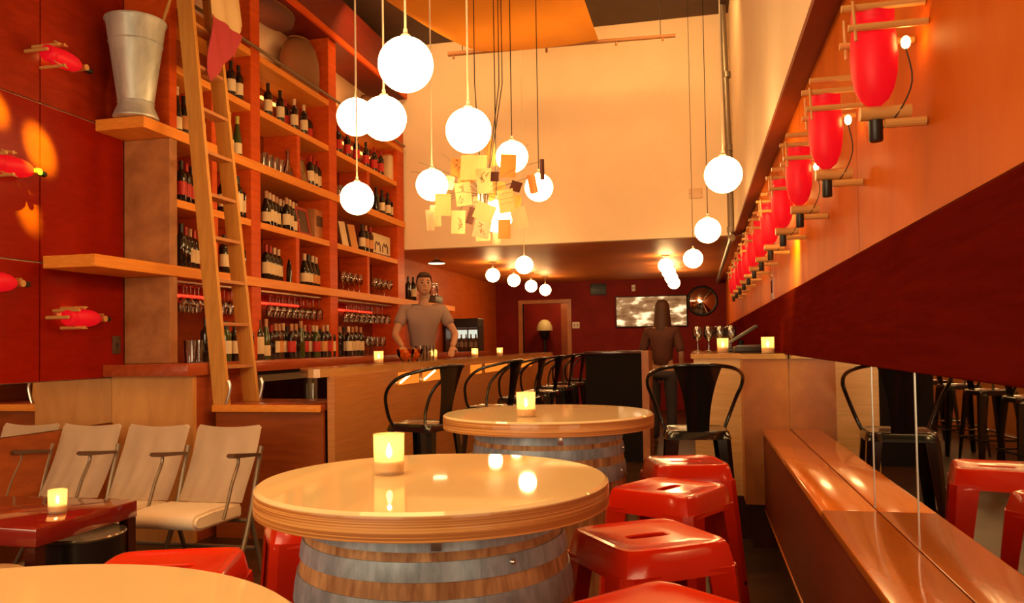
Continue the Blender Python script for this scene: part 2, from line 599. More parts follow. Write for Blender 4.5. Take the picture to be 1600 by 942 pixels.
# ---------------------------------------------------------------- right service counter
t = thing('service_counter', 'tall plywood counter end beside the mirror with two candles on top', 'counter', (.2, 5.3, 0))
obj('end_panel', MB().box(.062, .3235, -.28, 0, .27, 1.14), 'counter_ply', t, False, label='brown burl plywood end panel')
obj('front_panel', MB().box(-.228, .320, 0.0, 1.7, .27, 1.14), 'maple', t, False, label='pale maple front panel')
obj('plinth', MB().box(.10, .320, -.22, 0, 0, .27).box(-.19, .320, 0, 1.66, 0, .27), 'table_dark', t, False, label='dark recessed plinth')
obj('top', MB().prism([(.053, -.295), (.320, -.295), (.320, 1.75), (-.245, 1.75), (-.245, -.015), (.053, -.015)], 'z', 1.141, 1.172), 'bar_top', t)

# ================================================================== WINE SHELVING
Z_A, Z_M, Z_B, Z_U, Z_R, Z_K = 1.825, 2.285, 2.765, 3.215, 3.66, 1.16
shelf = thing('wine_shelf', 'tall built-in wooden wine shelving covering the wall behind the bar', 'shelf', (XL, 4.72, 0))


def spart(name, mat, x0, x1, y0, y1, z0, z1, bev=.003, label=None):
    return obj(name, MB().box(x0 - XL, x1 - XL, y0 - 4.72, y1 - 4.72, z0, z1, bev, 1), mat, shelf, label=label)


spart('back_panel', 'shelf_back', XL + .001, XL + .02, 4.73, 9.1, 1.165, Z_R - .06, 0)
spart('end_panel', 'burl', XL + .001, XF - .002, 4.72, 4.80, Z_K + .002, 1.748, label='burl veneered end panel')
spart('end_panel', 'burl', XL + .001, XF - .002, 4.72, 4.80, Z_A + .001, 2.688)
spart('end_panel', 'shelf_wood', XL + .001, XF - .002, 4.72, 4.80, Z_B + .001, 4.28)
for z0, z1 in ((Z_K + .002, 1.749), (Z_A + .001, 2.689), (Z_B + .001, 4.28)):
    spart('post', 'shelf_wood', XL + .02, XF - .004, 5.74, 5.88, z0, z1)
    spart('post', 'shelf_wood', XL + .02, XF - .004, 7.14, 7.31, z0, z1)
    spart('post', 'shelf_wood', XL + .02, XF - .004, 8.95, 9.17, z0, min(z1, 3.9))
spart('shelf_board', 'edge_wood', XL + .001, XF + .006, 4.02, 11.2, 1.75, Z_A, label='thick lower shelf running past the end panel')
spart('shelf_board', 'edge_wood', XL + .001, XF + .006, 4.45, 9.19, 2.69, Z_B, label='thick upper shelf carrying the metal bucket')
for zz in (Z_M, Z_U):
    for a, b in ((4.8, 5.74), (5.88, 7.14), (7.31, 8.95)):
        spart('shelf_board', 'edge_wood', XL + .02, XF - .006, a, b, zz - .055, zz)
spart('shelf_board', 'edge_wood', XL + .001, XF - .001, 4.8, 5.74, Z_R - .055, Z_R)
spart('shelf_board', 'edge_wood', XL + .001, XF - .001, 5.88, 7.14, Z_R - .055, Z_R)
spart('shelf_board', 'edge_wood', XL + .001, XF - .001, 7.31, 9.15, Z_R - .055, Z_R)


def divider(px, z0, z1):
    y = dist_along(px, XF, (z0 + z1) / 2)
    spart('divider', 'shelf_wood', XL + .02, XF - .008, y - .03, y + .03, z0 + .001, z1)


divider(339, Z_A, Z_M - .056)
divider(337, Z_M, 2.689)
divider(336, Z_B, Z_U - .056)
divider(467, Z_A, Z_M - .056)
divider(468, Z_B, Z_U - .056)
divider(577, Z_A, Z_M - .056)
divider(577, Z_B, Z_U - .056)
obj('ladder_rail', MB().tube([(XF + .03 - XL, .05, Z_R + .02), (XF + .03 - XL, 4.4, Z_R + .02)], .014, 10), 'bronze', shelf)
for a, b in ((4.84, 5.7), (5.92, 7.1), (7.36, 8.9)):
    for x in (-3.52, -3.60, -3.68):
        obj('stemware_rail', MB().box(x - .006 - XL, x + .006 - XL, a - 4.72, b - 4.72, 1.722, 1.735), 'rack_metal', shelf, False)
    obj('red_light_rope', MB().tube([(-3.765 - XL, a - 4.70, 1.655), (-3.765 - XL, b - 4.74, 1.655)], .011, 8), 'red_rope', shelf, label='glowing red light rope')
for (xa, xb, zz, X) in ((407, 431, 3.5, -3.76), (529, 577, 3.5, -3.76)):
    ya, yb = dist_along(xa, X, zz), dist_along(xb, X, zz)
    obj('strip_light', MB().box(X - .01 - XL, X + .01 - XL, ya - 4.72, yb - 4.72, zz - .012, zz + .012), 'shelf_light', shelf, False, label='warm strip light at the back')

# ---------------------------------------------------------------- back counter below the shelving
t = thing('back_counter', 'dark red wooden back counter lined with wine bottles', 'counter', (-3.5, 4.6, 0))
obj('counter_top', MB().box(-.309, .32, -.085, 7.6, 1.08, Z_K, .004), 'counter_red', t)
obj('end_panel', MB().box(-.309, .30, 0, .04, 0, 1.079), 'panel_maple', t, False, label='pale plywood end panel')
obj('front_panel', MB().box(.27, .295, .04, .80, 0, 1.079), 'counter_red', t, False)
obj('front_panel', MB().box(.27, .295, 3.6, 7.6, 0, 1.079), 'counter_red', t, False)

for k, (ya, yb) in enumerate(((5.42, 6.28), (6.32, 7.18), (7.22, 8.08))):
    t = thing('undercounter_fridge', f'glass door fridge under the back counter, {ORD[k]} beyond the ladder', 'fridge', (-3.5, ya, 0), group='fridges under the back counter')
    obj('cabinet', MB().box(-.28, .26, 0, yb - ya, .0, 1.07), 'fridge_dark', t, False)
    dr = obj('door', MB().box(.262, .29, .0, .05, .12, 1.05).box(.262, .29, yb - ya - .05, yb - ya, .12, 1.05).box(.262, .29, .05, yb - ya - .05, .12, .17)
             .box(.262, .29, .05, yb - ya - .05, 1.0, 1.05), 'bronze', t, False)
    obj('glass_pane', MB().box(.27, .28, .05, yb - ya - .05, .17, 1.0), 'glass', dr, False)
    obj('handle', MB().box(.29, .315, yb - ya - .035, yb - ya - .015, .55, .95, .004), 'steel', dr)

# ---------------------------------------------------------------- low flap closing the bar
t = thing('bar_flap', 'low wooden ledge with pale front edge joining back counter and bar', 'ledge', (-2.75, 5.0, 0))
obj('top', MB().box(-.40, .38, -.25, .36, .84, .88, .004), 'counter_red', t)
obj('edge_strip', MB().box(-.40, .38, -.268, -.251, .835, .881, .003), 'edge_wood', t, label='pale wooden front edge')
obj('front_panel', MB().box(-.40, .38, -.22, -.19, .0, .839), 'brown_stain', t, False)

# ---------------------------------------------------------------- the bar
t = thing('bar_counter', 'long wooden bar with a narrow raised top set with candles', 'bar', (-2.45, 4.8, 0))
obj('front_panel', MB().box(.10, .15, 0, 8.2, .0, 1.06), 'bar_wood', t, False)
obj('bar_top', MB().prism([(.135, -.17), (.12, -.15), (.12, 8.2), (-.17, 8.2), (-.17, .16), (-.155, .12), (-.13, .07), (.06, -.18), (.10, -.19)], 'z', 1.061, 1.115), 'bar_top', t)
obj('support', MB().box(-.15, -.11, .65, 8.2, 0, 1.06), 'counter_ply', t, False)
for xa, xb in ((622, 654), (660, 690), (735, 752), (758, 792), (812, 830)):  # amber patches on the bar face, glowing by their own emission
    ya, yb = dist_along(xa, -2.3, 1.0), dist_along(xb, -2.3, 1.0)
    p = obj('glow_panel', MB().box(.15, .156, ya - 4.8, yb - 4.8, .945, 1.045), 'bar_glow', t, False, label='amber glowing panel under the bar edge')
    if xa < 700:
        obj('reflection_streak', MB().tube([(.165, ya - 4.79, .965), (.165, (ya * .45 + yb * .55) - 4.8, 1.03)], .009, 8), 'bar_streak', p)  # emissive streak put in for a globe's reflection
obj('foot_rail', MB().tube([(.30, .1, .2), (.30, 8.1, .2)], .02, 8), 'bronze', t)

# ================================================================== BARREL TABLES
def tabletop(r, th=.055):
    top = MB().lathe([(0, .002), (r - .008, .002), (r, -.004), (r, -.006)], 72)
    edge = MB().lathe([(r, -.006), (r + .001, -.012), (r + .001, -th), (r - .01, -th - .003), (0, -th - .003)], 72)
    return top, edge


def barrel_table(label, loc, r, zt, rh=.295, rb=.345, turn=0.0):
    t = thing('barrel_table', label, 'table', (loc[0], loc[1], 0), turn)
    top, edge = tabletop(r)
    tp = obj('tabletop', top, 'laminate', t, loc=(0, 0, zt), label='glossy cream tabletop')
    obj('edge_band', edge, 'ply_edge', tp, label='layered plywood edge')
    h = zt - .060
    n = 18
    R = lambda z: rh + (rb - rh) * (1 - ((z - h / 2) / (h / 2)) ** 2)
    b = MB()
    b.lathe([(0, 0)] + [(R(h * i / n), h * i / n) for i in range(n + 1)] + [(0, h)], 64)
    bl = obj('barrel', b, 'stave', t, label='weathered oak barrel')
    for f0, f1 in ((.952, .999), (.885, .93), (.775, .845), (.155, .225), (.07, .115), (.001, .048)):
        z0, z1 = h * f0, h * f1
        hp = obj('hoop', MB().lathe([(R(z0), z0), (R(z0) + .004, z0), (R((z0 + z1) / 2) + .005, (z0 + z1) / 2), (R(z1) + .004, z1), (R(z1), z1)], 64), 'hoop', bl)
        a = -1.95 + f0 * 1.4
        zz = (z0 + z1) / 2
        rr = R(zz) + .005
        obj('rivet', MB().ball((rr * cos(a), rr * sin(a), zz + .004), .007, 8, 6), 'hoop_rivet', hp)
    rr = R(h * .97)
    obj('bracket', MB().box(-.011, .011, -rr - .010, -rr - .005, h * .955, h - .001, .002).box(-.011, .011, -rr - .03, -rr - .005, h - .004, h - .0005).xform(Matrix.Rotation(-1.24 - turn + pi / 2, 4, 'Z')), 'steel', t, label='small steel bracket')
    return t


barrel_table('largest wholly visible cream topped barrel table with a frosted votive at its back edge', (-.63, 1.86), .42, .93)
barrel_table('cream topped barrel table farther back, a frosted votive standing at its middle', (-.635, 3.40), .45, .955, .31, .335, .6)
barrel_table('cream topped round table cut off by the bottom edge with bare top', (-.80, .62), .43, .93, turn=1.1)


# ================================================================== RED METAL STOOLS
def super_loop(hx, hy, p, n=40, rot=0):
    out = []
    for k in range(n):
        a = 2 * pi * k / n + pi / 4
        c, s = cos(a), sin(a)
        m = (abs(c) ** p + abs(s) ** p) ** (-1 / p)
        out.append((hx * c * m, hy * s * m))
    return out


def pressed_seat(mb, h, z, skirt, slot=True, flare=.012):
    rings = [(super_loop(h + flare, h + flare, 9), z - skirt), (super_loop(h + .002, h + .002, 9), z - .012), (super_loop(h - .005, h - .005, 9), z - .002),
             (super_loop(h - .014, h - .014, 8), z), (super_loop(h - .024, h - .024, 8), z - .004), (super_loop(h * .5, h * .5, 5), z - .006)]
    if slot:
        rings += [(super_loop(.064, .021, 4), z - .006), (super_loop(.060, .018, 4), z - .009), (super_loop(.059, .017, 4), z - .022)]
    vs = [[mb.bm.verts.new((x, y, zz)) for x, y in r] for r, zz in rings]
    n = len(vs[0])
    for a, b in zip(vs[:-1], vs[1:]):
        for k in range(n):
            mb.bm.faces.new([a[k], a[(k + 1) % n], b[(k + 1) % n], b[k]])
    if not slot:
        mb.bm.faces.new(vs[-1])
    return mb


def angle_leg(sx, sy, ht, hb, ztop, wt, wb, th=.004):
    """folded sheet leg: two flanges meeting on the outer corner"""
    mb = MB()
    c = .024
    for swap in (0, 1):
        def q(x, y, z):
            return (sx * y, sy * x, z) if swap else (sx * x, sy * y, z)
        mb.hexa([q(hb - c, hb, 0), q(hb - wb, hb, 0), q(hb - wb, hb - th, 0), q(hb - c, hb - th, 0),
                 q(ht - c, ht, ztop), q(ht - wt, ht, ztop), q(ht - wt, ht - th, ztop), q(ht - c, ht - th, ztop)])
    mb.hexa([(sx * hb, sy * (hb - c), 0), (sx * (hb - c), sy * hb, 0), (sx * (hb - c - th), sy * (hb - th), 0), (sx * (hb - th), sy * (hb - c - th), 0),
             (sx * ht, sy * (ht - c), ztop), (sx * (ht - c), sy * ht, ztop), (sx * (ht - c - th), sy * (ht - th), ztop), (sx * (ht - th), sy * (ht - c - th), ztop)])
    return mb


def make_stool(label, loc, rz):
    t = thing('metal_stool', label, 'stool', loc, rz, 'red metal stools around the barrel tables')
    obj('seat', pressed_seat(MB(), .152, .76, .075, flare=.016), 'red_metal', t, angle=32)
    for sx in (-1, 1):
        for sy in (-1, 1):
            lg = obj('leg', angle_leg(sx, sy, .1655, .218, .70, .098, .05), 'red_metal', t, False)
            obj('foot', MB().box(sx * .218 - .0 * sx, sx * .185, sy * .185, sy * .218, -.0, .018), 'black_plastic', lg, False)
    obj('cross_brace', MB().tube([(-.185, -.185, .30), (0, 0, .33), (.185, .185, .30)], .008, 8).tube([(-.185, .185, .30), (0, 0, .338), (.185, -.185, .30)], .008, 8), 'black_metal', t, label='black crossed braces')
    return t


st = make_stool('red metal stool tucked against the near side of the middle barrel table, handle slot showing', (-.135, 2.10, 0), radians(35))
for lab, loc, rz in (
        ('red metal stool cut off by the bottom edge, frontmost beside the wooden ledge', (-.07, 1.50, 0), radians(50)),
        ('red metal stool between the two cream barrel tables, second behind the frontmost stool', (-.105, 2.80, 0), radians(62)),
        ('red metal stool directly in front of the black armed chair by the counter', (-.06, 3.42, 0), radians(14)),
        ('red metal stool mostly hidden behind the left of the middle barrel table', (-1.125, 2.265, 0), radians(33)),
        ('red metal stool whose seat alone rises behind the cropped cream table', (-1.20, 1.62, 0), radians(20))):
    dup(st, loc, rz, lab)


# ================================================================== BLACK ARMED BAR CHAIRS
def arc(pts, n=6):
    """smooth curve through points (Catmull-Rom)"""
    P = [Vector(p) for p in pts]
    out = []
    for i in range(len(P) - 1):
        a, b, c, d = P[max(i - 1, 0)], P[i], P[i + 1], P[min(i + 2, len(P) - 1)]
        for k in range(n):
            t = k / n
            out.append(.5 * ((2 * b) + (c - a) * t + (2 * a - 5 * b + 4 * c - d) * t * t + (3 * b - a - 3 * c + d) * t ** 3))
    out.append(P[-1])
    return out


def make_chair(label, loc, rz, group=None):
    t = thing('bar_chair', label, 'chair', loc, rz, group)
    obj('seat', pressed_seat(MB(), .175, .75, .05, False), 'black_metal', t, angle=50)
    for sx in (-1, 1):
        for sy in (-1, 1):
            obj('leg', angle_leg(sx, sy, .178, .225, .71, .075, .035), 'black_metal', t, False)
    zf, hf = .28, .205
    for a, b in (((-hf, -hf), (hf, -hf)), ((hf, -hf), (hf, hf)), ((hf, hf), (-hf, hf)), ((-hf, hf), (-hf, -hf))):
        obj('foot_rest', MB().tube([(a[0], a[1], zf), (b[0], b[1], zf)], .009, 8), 'black_metal', t)

    def splat(u, v):
        w = .062 + .075 * v ** 2.2
        x = (u - .5) * 2 * w
        return (x, -.172 - .05 * v - .03 * v * v + .5 * x * x * (1 + v), .735 + .385 * v)
    obj('backrest', MB().sheet(splat, 10, 12, .006), 'black_metal', t, angle=60)
    half = [(0, -.252, 1.121), (.10, -.246, 1.118), (.20, -.17, 1.10), (.262, -.03, 1.06), (.272, .06, 1.0), (.245, .12, .92), (.20, .135, .80), (.172, .12, .735)]
    pts = [(-x, y, z) for x, y, z in half[::-1]] + half[1:]
    obj('arm_rail', MB().tube(arc(pts, 5), .0115, 10), 'black_metal', t, angle=70)
    return t


ch = make_chair('black metal chair with bent arm loop facing the plywood counter', (-.02, 4.80, 0), radians(4))
gr = 'black armed chairs lined along the bar'
for k, (x, y, rz) in enumerate(((-1.78, 5.05, 72), (-1.68, 6.45, 80), (-1.68, 7.55, 84), (-1.68, 8.55, 80), (-1.68, 9.5, 86), (-1.68, 10.45, 82), (-1.68, 11.4, 85))):
    dup(ch, (x, y, 0), radians(rz), f'{ORD[k]} black armed chair from the near end of the bar', gr)
for k, (x, y, rz) in enumerate(((-1.0, 10.6, -20), (-1.15, 11.2, 10), (-.85, 12.2, 190))):
    dup(ch, (x, y, 0), radians(rz), f'{ORD[k]} black armed chair in the dim back room behind the service station', 'black armed chairs in the back room')

# ================================================================== LOW RED TABLE, DRUM, POUF
t = thing('low_table', 'low glossy dark red square table in front of the theatre seats', 'table', (-3.0, 2.97, 0))
obj('tabletop', MB().box(-.42, .43, -.29, .30, .475, .55, .005), 'table_red', t)
for sx, sy in ((-.42, -.289), (.375, -.289), (-.42, .245), (.375, .245)):
    obj('leg', MB().box(sx, sx + .05, sy, sy + .05, 0, .474), 'table_dark', t, False)
t = thing('drum_stool', 'round dark drum stool with metal rim half under the low red table', 'stool', (-2.655, 3.03, 0))
obj('body', MB().lathe([(0, 0), (.165, 0), (.168, .02), (.168, .43), (.17, .44)], 40), 'drum_dark', t)
obj('top', MB().lathe([(.17, .44), (.174, .448), (.17, .456), (.15, .452), (0, .452)], 40), 'drum_top', t, label='polished metal top')
t = thing('pouf', 'small round tan leather stool cut off by the frame beside the cropped cream table', 'stool', (-2.62, 2.45, 0))
obj('cushion', MB().lathe([(0, 0.30), (.16, .30), (.178, .32), (.18, .36), (.178, .40), (.16, .43), (.08, .44), (0, .442)], 32), 'tan_leather', t)
obj('base', MB().lathe([(0, 0), (.13, 0), (.14, .02), (.15, .299), (0, .299)], 32), 'drum_dark', t)

# ================================================================== THEATRE SEATS
t = thing('theatre_seat_row', 'row of three folding theatre seats in worn cream leather', 'seating', (-3.12, 4.0, 0))


def seat_back(cx):
    def f(u, v):
        a = (u - .5) * 2
        w = .200 + .006 * v
        z = .405 + .41 * v - .016 * (1 - a * a) * max(0, v - .7) / .3
        y = -.045 + .20 * v + .015 * sin(pi * v) + .02 * a * a + .006 * sin(9 * a + 3 * v + 5 * cx) * sin(pi * v) + .004 * sin(17 * a - 6 * v + 3 * cx) * (1 - v)
        z2 = z - (.018 if abs(a) > .97 and v > .97 else 0)
        return (cx + a * w, y, z2)
    return MB().sheet(f, 28, 18, .035)


def seat_pad(cx):
    pr = [(-.03, .40), (-.03, .33), (-.40, .335), (-.44, .345), (-.46, .37), (-.455, .40), (-.43, .418), (-.3, .424), (-.1, .415)]
    mb = MB().prism(pr, 'x', cx - .205, cx + .205)
    es = [e for e in mb.bm.edges if len(e.link_faces) == 2 and any(len(f.verts) > 4 for f in e.link_faces)]
    bmesh.ops.bevel(mb.bm, geom=es, offset=.014, segments=2, affect='EDGES')
    return mb


for i in range(3):
    cx = -.47 + .465 * i
    bk = obj('backrest', seat_back(cx), 'cream_leather', t, angle=60)
    obj('seat', seat_pad(cx), 'cream_leather', t, angle=50)
for i in range(4):
    x = -.685 + .465 * i
    obj('rear_leg', MB().tube(arc([(x, -.02, .36), (x, .0, .26), (x, .05, .13), (x, .085, .012)]), .013, 8), 'bronze', t)
    obj('front_leg', MB().tube(arc([(x, .09, .70), (x, .03, .52), (x, -.02, .36), (x, -.11, .16), (x, -.22, .012)]), .014, 8), 'bronze', t)
    ar = obj('armrest', MB().prism([(-.22, .685), (-.205, .697), (0.05, .668), (.05, .652), (-.20, .672)], 'x', x - .022, x + .022), 'arm_dark', t)
    obj('support', MB().tube(arc([(x, -.14, .672), (x, -.145, .63), (x, -.20, .54), (x, -.24, .45), (x, -.28, .37)]), .009, 8), 'bronze', ar)
obj('cross_bar', MB().tube([(-.685, -.03, .31), (.71, -.03, .31)], .012, 8).tube([(-.685, .05, .14), (.71, .05, .14)], .012, 8), 'bronze', t)

# ================================================================== CANDLES
def make_votive(label, loc, cat='candle'):
    t = thing('votive_candle', label, cat, loc, 0, 'lit votive candles')
    obj('glass_cup', MB().lathe([(0, .001), (.036, .001), (.037, .003), (.039, .10), (.0365, .10), (.0345, .008), (0, .008)], 28), 'votive_glass', t)
    c = obj('wax', MB().lathe([(0, .009), (.0335, .009), (.0335, .034), (.01, .033), (0, .033)], 20), 'wax', t)
    obj('wick', MB().tube([(0, 0, .033), (0, 0, .041)], .0012, 6), 'black_plastic', c)
    obj('flame', MB().lathe([(0, .038), (.006, .044), (.0085, .052), (.006, .064), (.002, .075), (0, .078)], 12), 'flame', t)
    return t


v0 = make_votive('lit frosted votive on the middle barrel table', (-.757, 1.885, .9325))
vot = [((-.683, 3.178, .9575), 'lit frosted votive on the farther barrel table'),
       ((-2.731, 2.965, .5505), 'small lit votive on the low red table'),
       ((-2.50, dist_along(592, -2.50, 1.115), 1.1155), 'lit votive nearest the end of the bar top'),
       ((-2.48, dist_along(677, -2.48, 1.115), 1.1155), 'lit votive on the bar beside the orange glass bowls'),
       ((-2.48, dist_along(742, -2.48, 1.115), 1.1155), 'lit votive on the bar, third from its near end'),
       ((-2.48, dist_along(781, -2.48, 1.115), 1.1155), 'lit votive on the bar, last before the bright glass cooler'),
       ((.415, 5.09, 1.1725), 'lit votive on the corner of the plywood counter by the mirror'),
       ((.17, 5.75, 1.1725), 'smaller looking lit votive farther back on the plywood counter')]
for i, (loc, lab) in enumerate(vot):
    dup(v0, loc, 0, lab)
    lamp('candle_flame', 'POINT', (loc[0], loc[1], loc[2] + .082), .3, (1, .55, .15), shadow_soft_size=.006)
lamp('candle_flame', 'POINT', (-.757, 1.885, .9325 + .082), .3, (1, .55, .15), shadow_soft_size=.006)

# ================================================================== GLOBE PENDANTS
GR = 'white globe lamps'
cap_mesh = MB().lathe([(0, .0), (.020, .0), (.021, .004), (.018, .012), (.009, .018), (.007, .036), (0, .036)], 20).mesh('cap', 'white_plastic')
globe_mesh = MB().ball((0, 0, 0), .1, 36, 20, (1, 1, .985)).mesh('globe', 'globe_glow')


def globe(label, px, py, rpx, R=.1, top=None, dark=False):
    d = AF + AR * ((px - CX) / FOCAL) - AU * ((py - CY) / FOCAL)
    p = EYE + d * (R * FOCAL / rpx)
    t = thing('globe_pendant', label, 'lamp', p, 0, GR)
    g = obj('globe', globe_mesh, None, t)
    g.scale = (R / .1,) * 3
    c = obj('cap', cap_mesh, None, t, loc=(0, 0, R * .955))
    top = top if top is not None else (ZC if p.y < YB else ZL)
    h = top - p.z
    if h > R + .16:
        obj('cord', MB().tube([(0, 0, R + .03), (0, 0, h)], .0032 if dark else .0045, 6), 'cable_black' if dark else 'cord_white', t)
    else:
        obj('stem', MB().tube([(0, 0, R + .03), (0, 0, h)], .008, 8), 'bronze', t)
    obj('ceiling_cap', MB().lathe([(0, h - .001), (.055, h - .001), (.055, h - .016), (0, h - .016)], 20), 'bronze', t)
    return t


for lab, px, py, r, R in (
        ('white globe lamp looking largest of all, above the paper note lamp', 634, 101, 43, .1),
        ('white globe lamp just below the largest looking globe, overlapping another globe', 600, 185, 35, .1),
        ('white globe lamp peeking out behind its overlapping neighbour, against the shelves', 556, 183, 29.5, .132),
        ('low hanging white globe lamp in front of the wine shelves, on the longest cord', 558, 310, 26, .1),
        ('white globe lamp hanging between the low globe by the shelves and the paper notes', 675, 289, 25, .1),
        ('white globe lamp directly above the hanging paper notes', 732, 204, 35.5, .1),
        ('white globe lamp over the aisle, looking largest beside the wall pipe', 1130, 273, 29, .1),
        ('white globe lamp over the aisle, second from the wall pipe', 1106, 360, 20, .1),
        ('white globe lamp over the aisle at the edge of the low ceiling', 1083, 404, 15, .1),
        ('small looking white globe lamp hanging right below the paper notes', 819, 414, 14, .1),
        ('white globe lamp under the low ceiling over the bar, nearest of four', 770, 430, 11, .1),
        ('white globe lamp under the low ceiling over the bar, second of four', 803, 438, 10, .1),
        ('white globe lamp under the low ceiling over the bar, third of four', 830, 447, 9.5, .1),
        ('white globe lamp under the low ceiling over the bar, last of four', 852, 453, 9, .1),
        ('white globe lamp under the low ceiling, first of the overlapping row', 1040, 415, 11.5, .1),
        ('white globe lamp under the low ceiling, second of the overlapping row', 1045, 425, 10.5, .1),
        ('white globe lamp under the low ceiling, third of the overlapping row', 1049, 434, 10, .1),
        ('white globe lamp under the low ceiling, last of the overlapping row', 1053, 442, 9.5, .1)):
    globe(lab, px, py, r, R, dark=px in (1106, 1083))
globe('white globe lamp half covered by an orange note among the papers', 800, 245, 25, dark=True)
globe('white globe lamp beside the papers, crossed by two orange cards', 842, 293, 22, dark=True)
globe('white globe lamp nearly hidden low behind the hanging papers', 776, 338, 25, dark=True)
# extra globes added for their light over the front tables, outside the view
for k, (x, y, z) in enumerate(((-2.3, .8, 2.5), (-.5, -.7, 2.4), (-2.6, -1.2, 2.4))):
    t = thing('globe_pendant', 'added unseen white globe lamp over the front tables', 'lamp', (x, y, z), 0, 'added globe lamps over the front tables')
    obj('globe', globe_mesh, None, t)
    obj('cap', cap_mesh, None, t, loc=(0, 0, .0955))
    obj('cord', MB().tube([(0, 0, .13), (0, 0, ZC - z)], .0045, 6), 'cord_white', t)

t = thing('ceiling_lamp', 'small flat brass ceiling lamp under the low ceiling behind the shelving', 'lamp', (-3.34, 10.06, ZL - .0))
obj('shade', MB().lathe([(0, -.04), (.03, -.04), (.12, -.085), (.125, -.09), (.118, -.092), (.03, -.05), (0, -.05)], 28), 'bronze', t)
obj('stem', MB().tube([(0, 0, -.001), (0, 0, -.04)], .012, 8), 'bronze', t)
obj('diffuser', MB().lathe([(0, -.098), (.1, -.094), (.112, -.088), (0, -.08)], 24), 'disc_light', t)

# ================================================================== LAMP OF PAPER NOTES
CH = EYE + (AF + AR * ((755 - CX) / FOCAL) - AU * ((310 - CY) / FOCAL)) * 4.9
ch_t = thing('paper_note_lamp', 'hanging cluster of wires with clipped paper notes around globe lamps', 'lamp', CH)
rnd = random.Random(4)
notes = [(740, 262, 42, 40, 3, 'paper_yellow', 0, -.10), (757, 283, 25, 40, -4, 'paper_cream', 2, -.16), (794, 259, 25, 37, 3, 'paper_orange', 0, -.28), (773, 276, 13, 15, 5, 'card_dark', 0, -.2),
         (806, 291, 18, 16, 20, 'card_dark', 0, -.2), (791, 314, 26, 36, -8, 'paper_yellow', 3, -.3), (812, 341, 25, 35, -14, 'paper_pink', 0, -.15), (724, 303, 25, 36, -6, 'paper_cream', 2, -.05),
         (716, 347, 24, 36, 4, 'paper_cream', 1, .0), (692, 320, 25, 35, 1, 'paper_yellow', 0, -.2), (757, 331, 31, 28, 22, 'paper_cream', 0, -.26), (753, 358, 27, 28, 14, 'paper_pink', 2, -.12),
         (672, 344, 12, 32, -3, 'paper_pink', 0, .1), (755, 371, 24, 11, 0, 'paper_cream', 0, .05), (713, 262, 17, 30, 2, 'paper_orange', 1, .1), (832, 287, 13, 30, -10, 'paper_orange', 0, -.98),
         (847, 265, 7, 33, 0, 'card_dark', 0, -1.0), (750, 314, 22, 14, 3, 'paper_pink', 1, .05), (788, 358, 20, 30, 2, 'paper_orange', 0, -.22), (768, 240, 18, 42, -16, 'paper_orange', 0, .15),
         (703, 285, 14, 22, 8, 'paper_pink', 0, .2), (681, 337, 16, 34, -4, 'paper_cream', 1, .12), (778, 296, 22, 24, 6, 'paper_orange', 0, .15), (736, 337, 12, 26, 18, 'card_dark', 0, .2),
         (766, 305, 18, 20, -10, 'paper_orange', 0, .1), (728, 280, 26, 12, 0, 'paper_orange', 0, .15), (806, 316, 16, 22, 10, 'paper_orange', 0, .05), (776, 372, 14, 20, 5, 'paper_pink', 0, .2)]
wires = MB()
hub = Vector((0, 0, .02))
for (px, py, w, h, rot, mat, scrib, dd) in notes:
    dep = 4.9 + dd
    c = EYE + (AF + AR * ((px - CX) / FOCAL) - AU * ((py - CY) / FOCAL)) * dep - CH
    W, Hh = w * dep / FOCAL, h * dep / FOCAL
    mb = MB()
    bend = rnd.uniform(-.012, .012)
    mb.sheet(lambda u, v: ((u - .5) * W, bend * (1 - (2 * u - 1) ** 2), (v - .5) * Hh), 6, 6, .0008)
    mats = [mat, 'ink']
    if scrib:
        mb.mi = 1
        if scrib == 3:
            for r in range(3):
                z = Hh * (.30 - .2 * r)
                x = -W * .36
                while x < W * .3:
                    dx = rnd.uniform(.05, .16) * W
                    mb.tube([(x, -.014, z), (x + dx * .5, -.014, z + rnd.uniform(-.03, .06) * Hh), (x + dx, -.014, z + rnd.uniform(-.04, .04) * Hh)], .0009, 4)
                    x += dx + W * .02
        else:
            for r in range(2 + scrib):
                a = Vector((rnd.uniform(-.3, .3) * W, -.014, rnd.uniform(-.3, .3) * Hh))
                pts = [a + Vector((rnd.uniform(-.18, .18) * W, 0, rnd.uniform(-.16, .16) * Hh)) for _ in range(5)]
                mb.tube(arc(pts, 4), .0011, 4)
    o = obj('paper_note', mb, mats, ch_t, False)
    o.location = c
    o.rotation_euler = (rnd.uniform(-.12, .12), radians(rot), rnd.uniform(-.25, .25) + .1)
    tip = c + Vector((0, .004, Hh * .42))
    wires.tube(arc([hub, hub.lerp(tip, .5) + Vector((0, 0, rnd.uniform(.0, .05))), tip], 4), .0011, 5)
for (px, py) in ((642, 268), (655, 254), (690, 240), (700, 250), (826, 225), (764, 212), (668, 262)):
    e = EYE + (AF + AR * ((px - CX) / FOCAL) - AU * ((py - CY) / FOCAL)) * 4.85 - CH
    wires.tube(arc([hub, hub.lerp(e, .5) + Vector((0, 0, .03)), e], 4), .0011, 5)
obj('wire_frame', wires, 'cable_black', ch_t)
obj('hub', MB().lathe([(0, -.05), (.03, -.05), (.035, -.03), (.035, .05), (.01, .07), (0, .07)], 16), 'steel', ch_t)
for px in (741, 779, 784):
    e = EYE + (AF + AR * ((px - CX) / FOCAL) - AU * ((90 - CY) / FOCAL)) * 4.9 - CH
    obj('cord', MB().tube([(e.x * .2, e.y * .2, .06), (e.x, e.y, .7), (e.x, e.y, ZC - CH.z)], .003, 6), 'cable_black', ch_t)

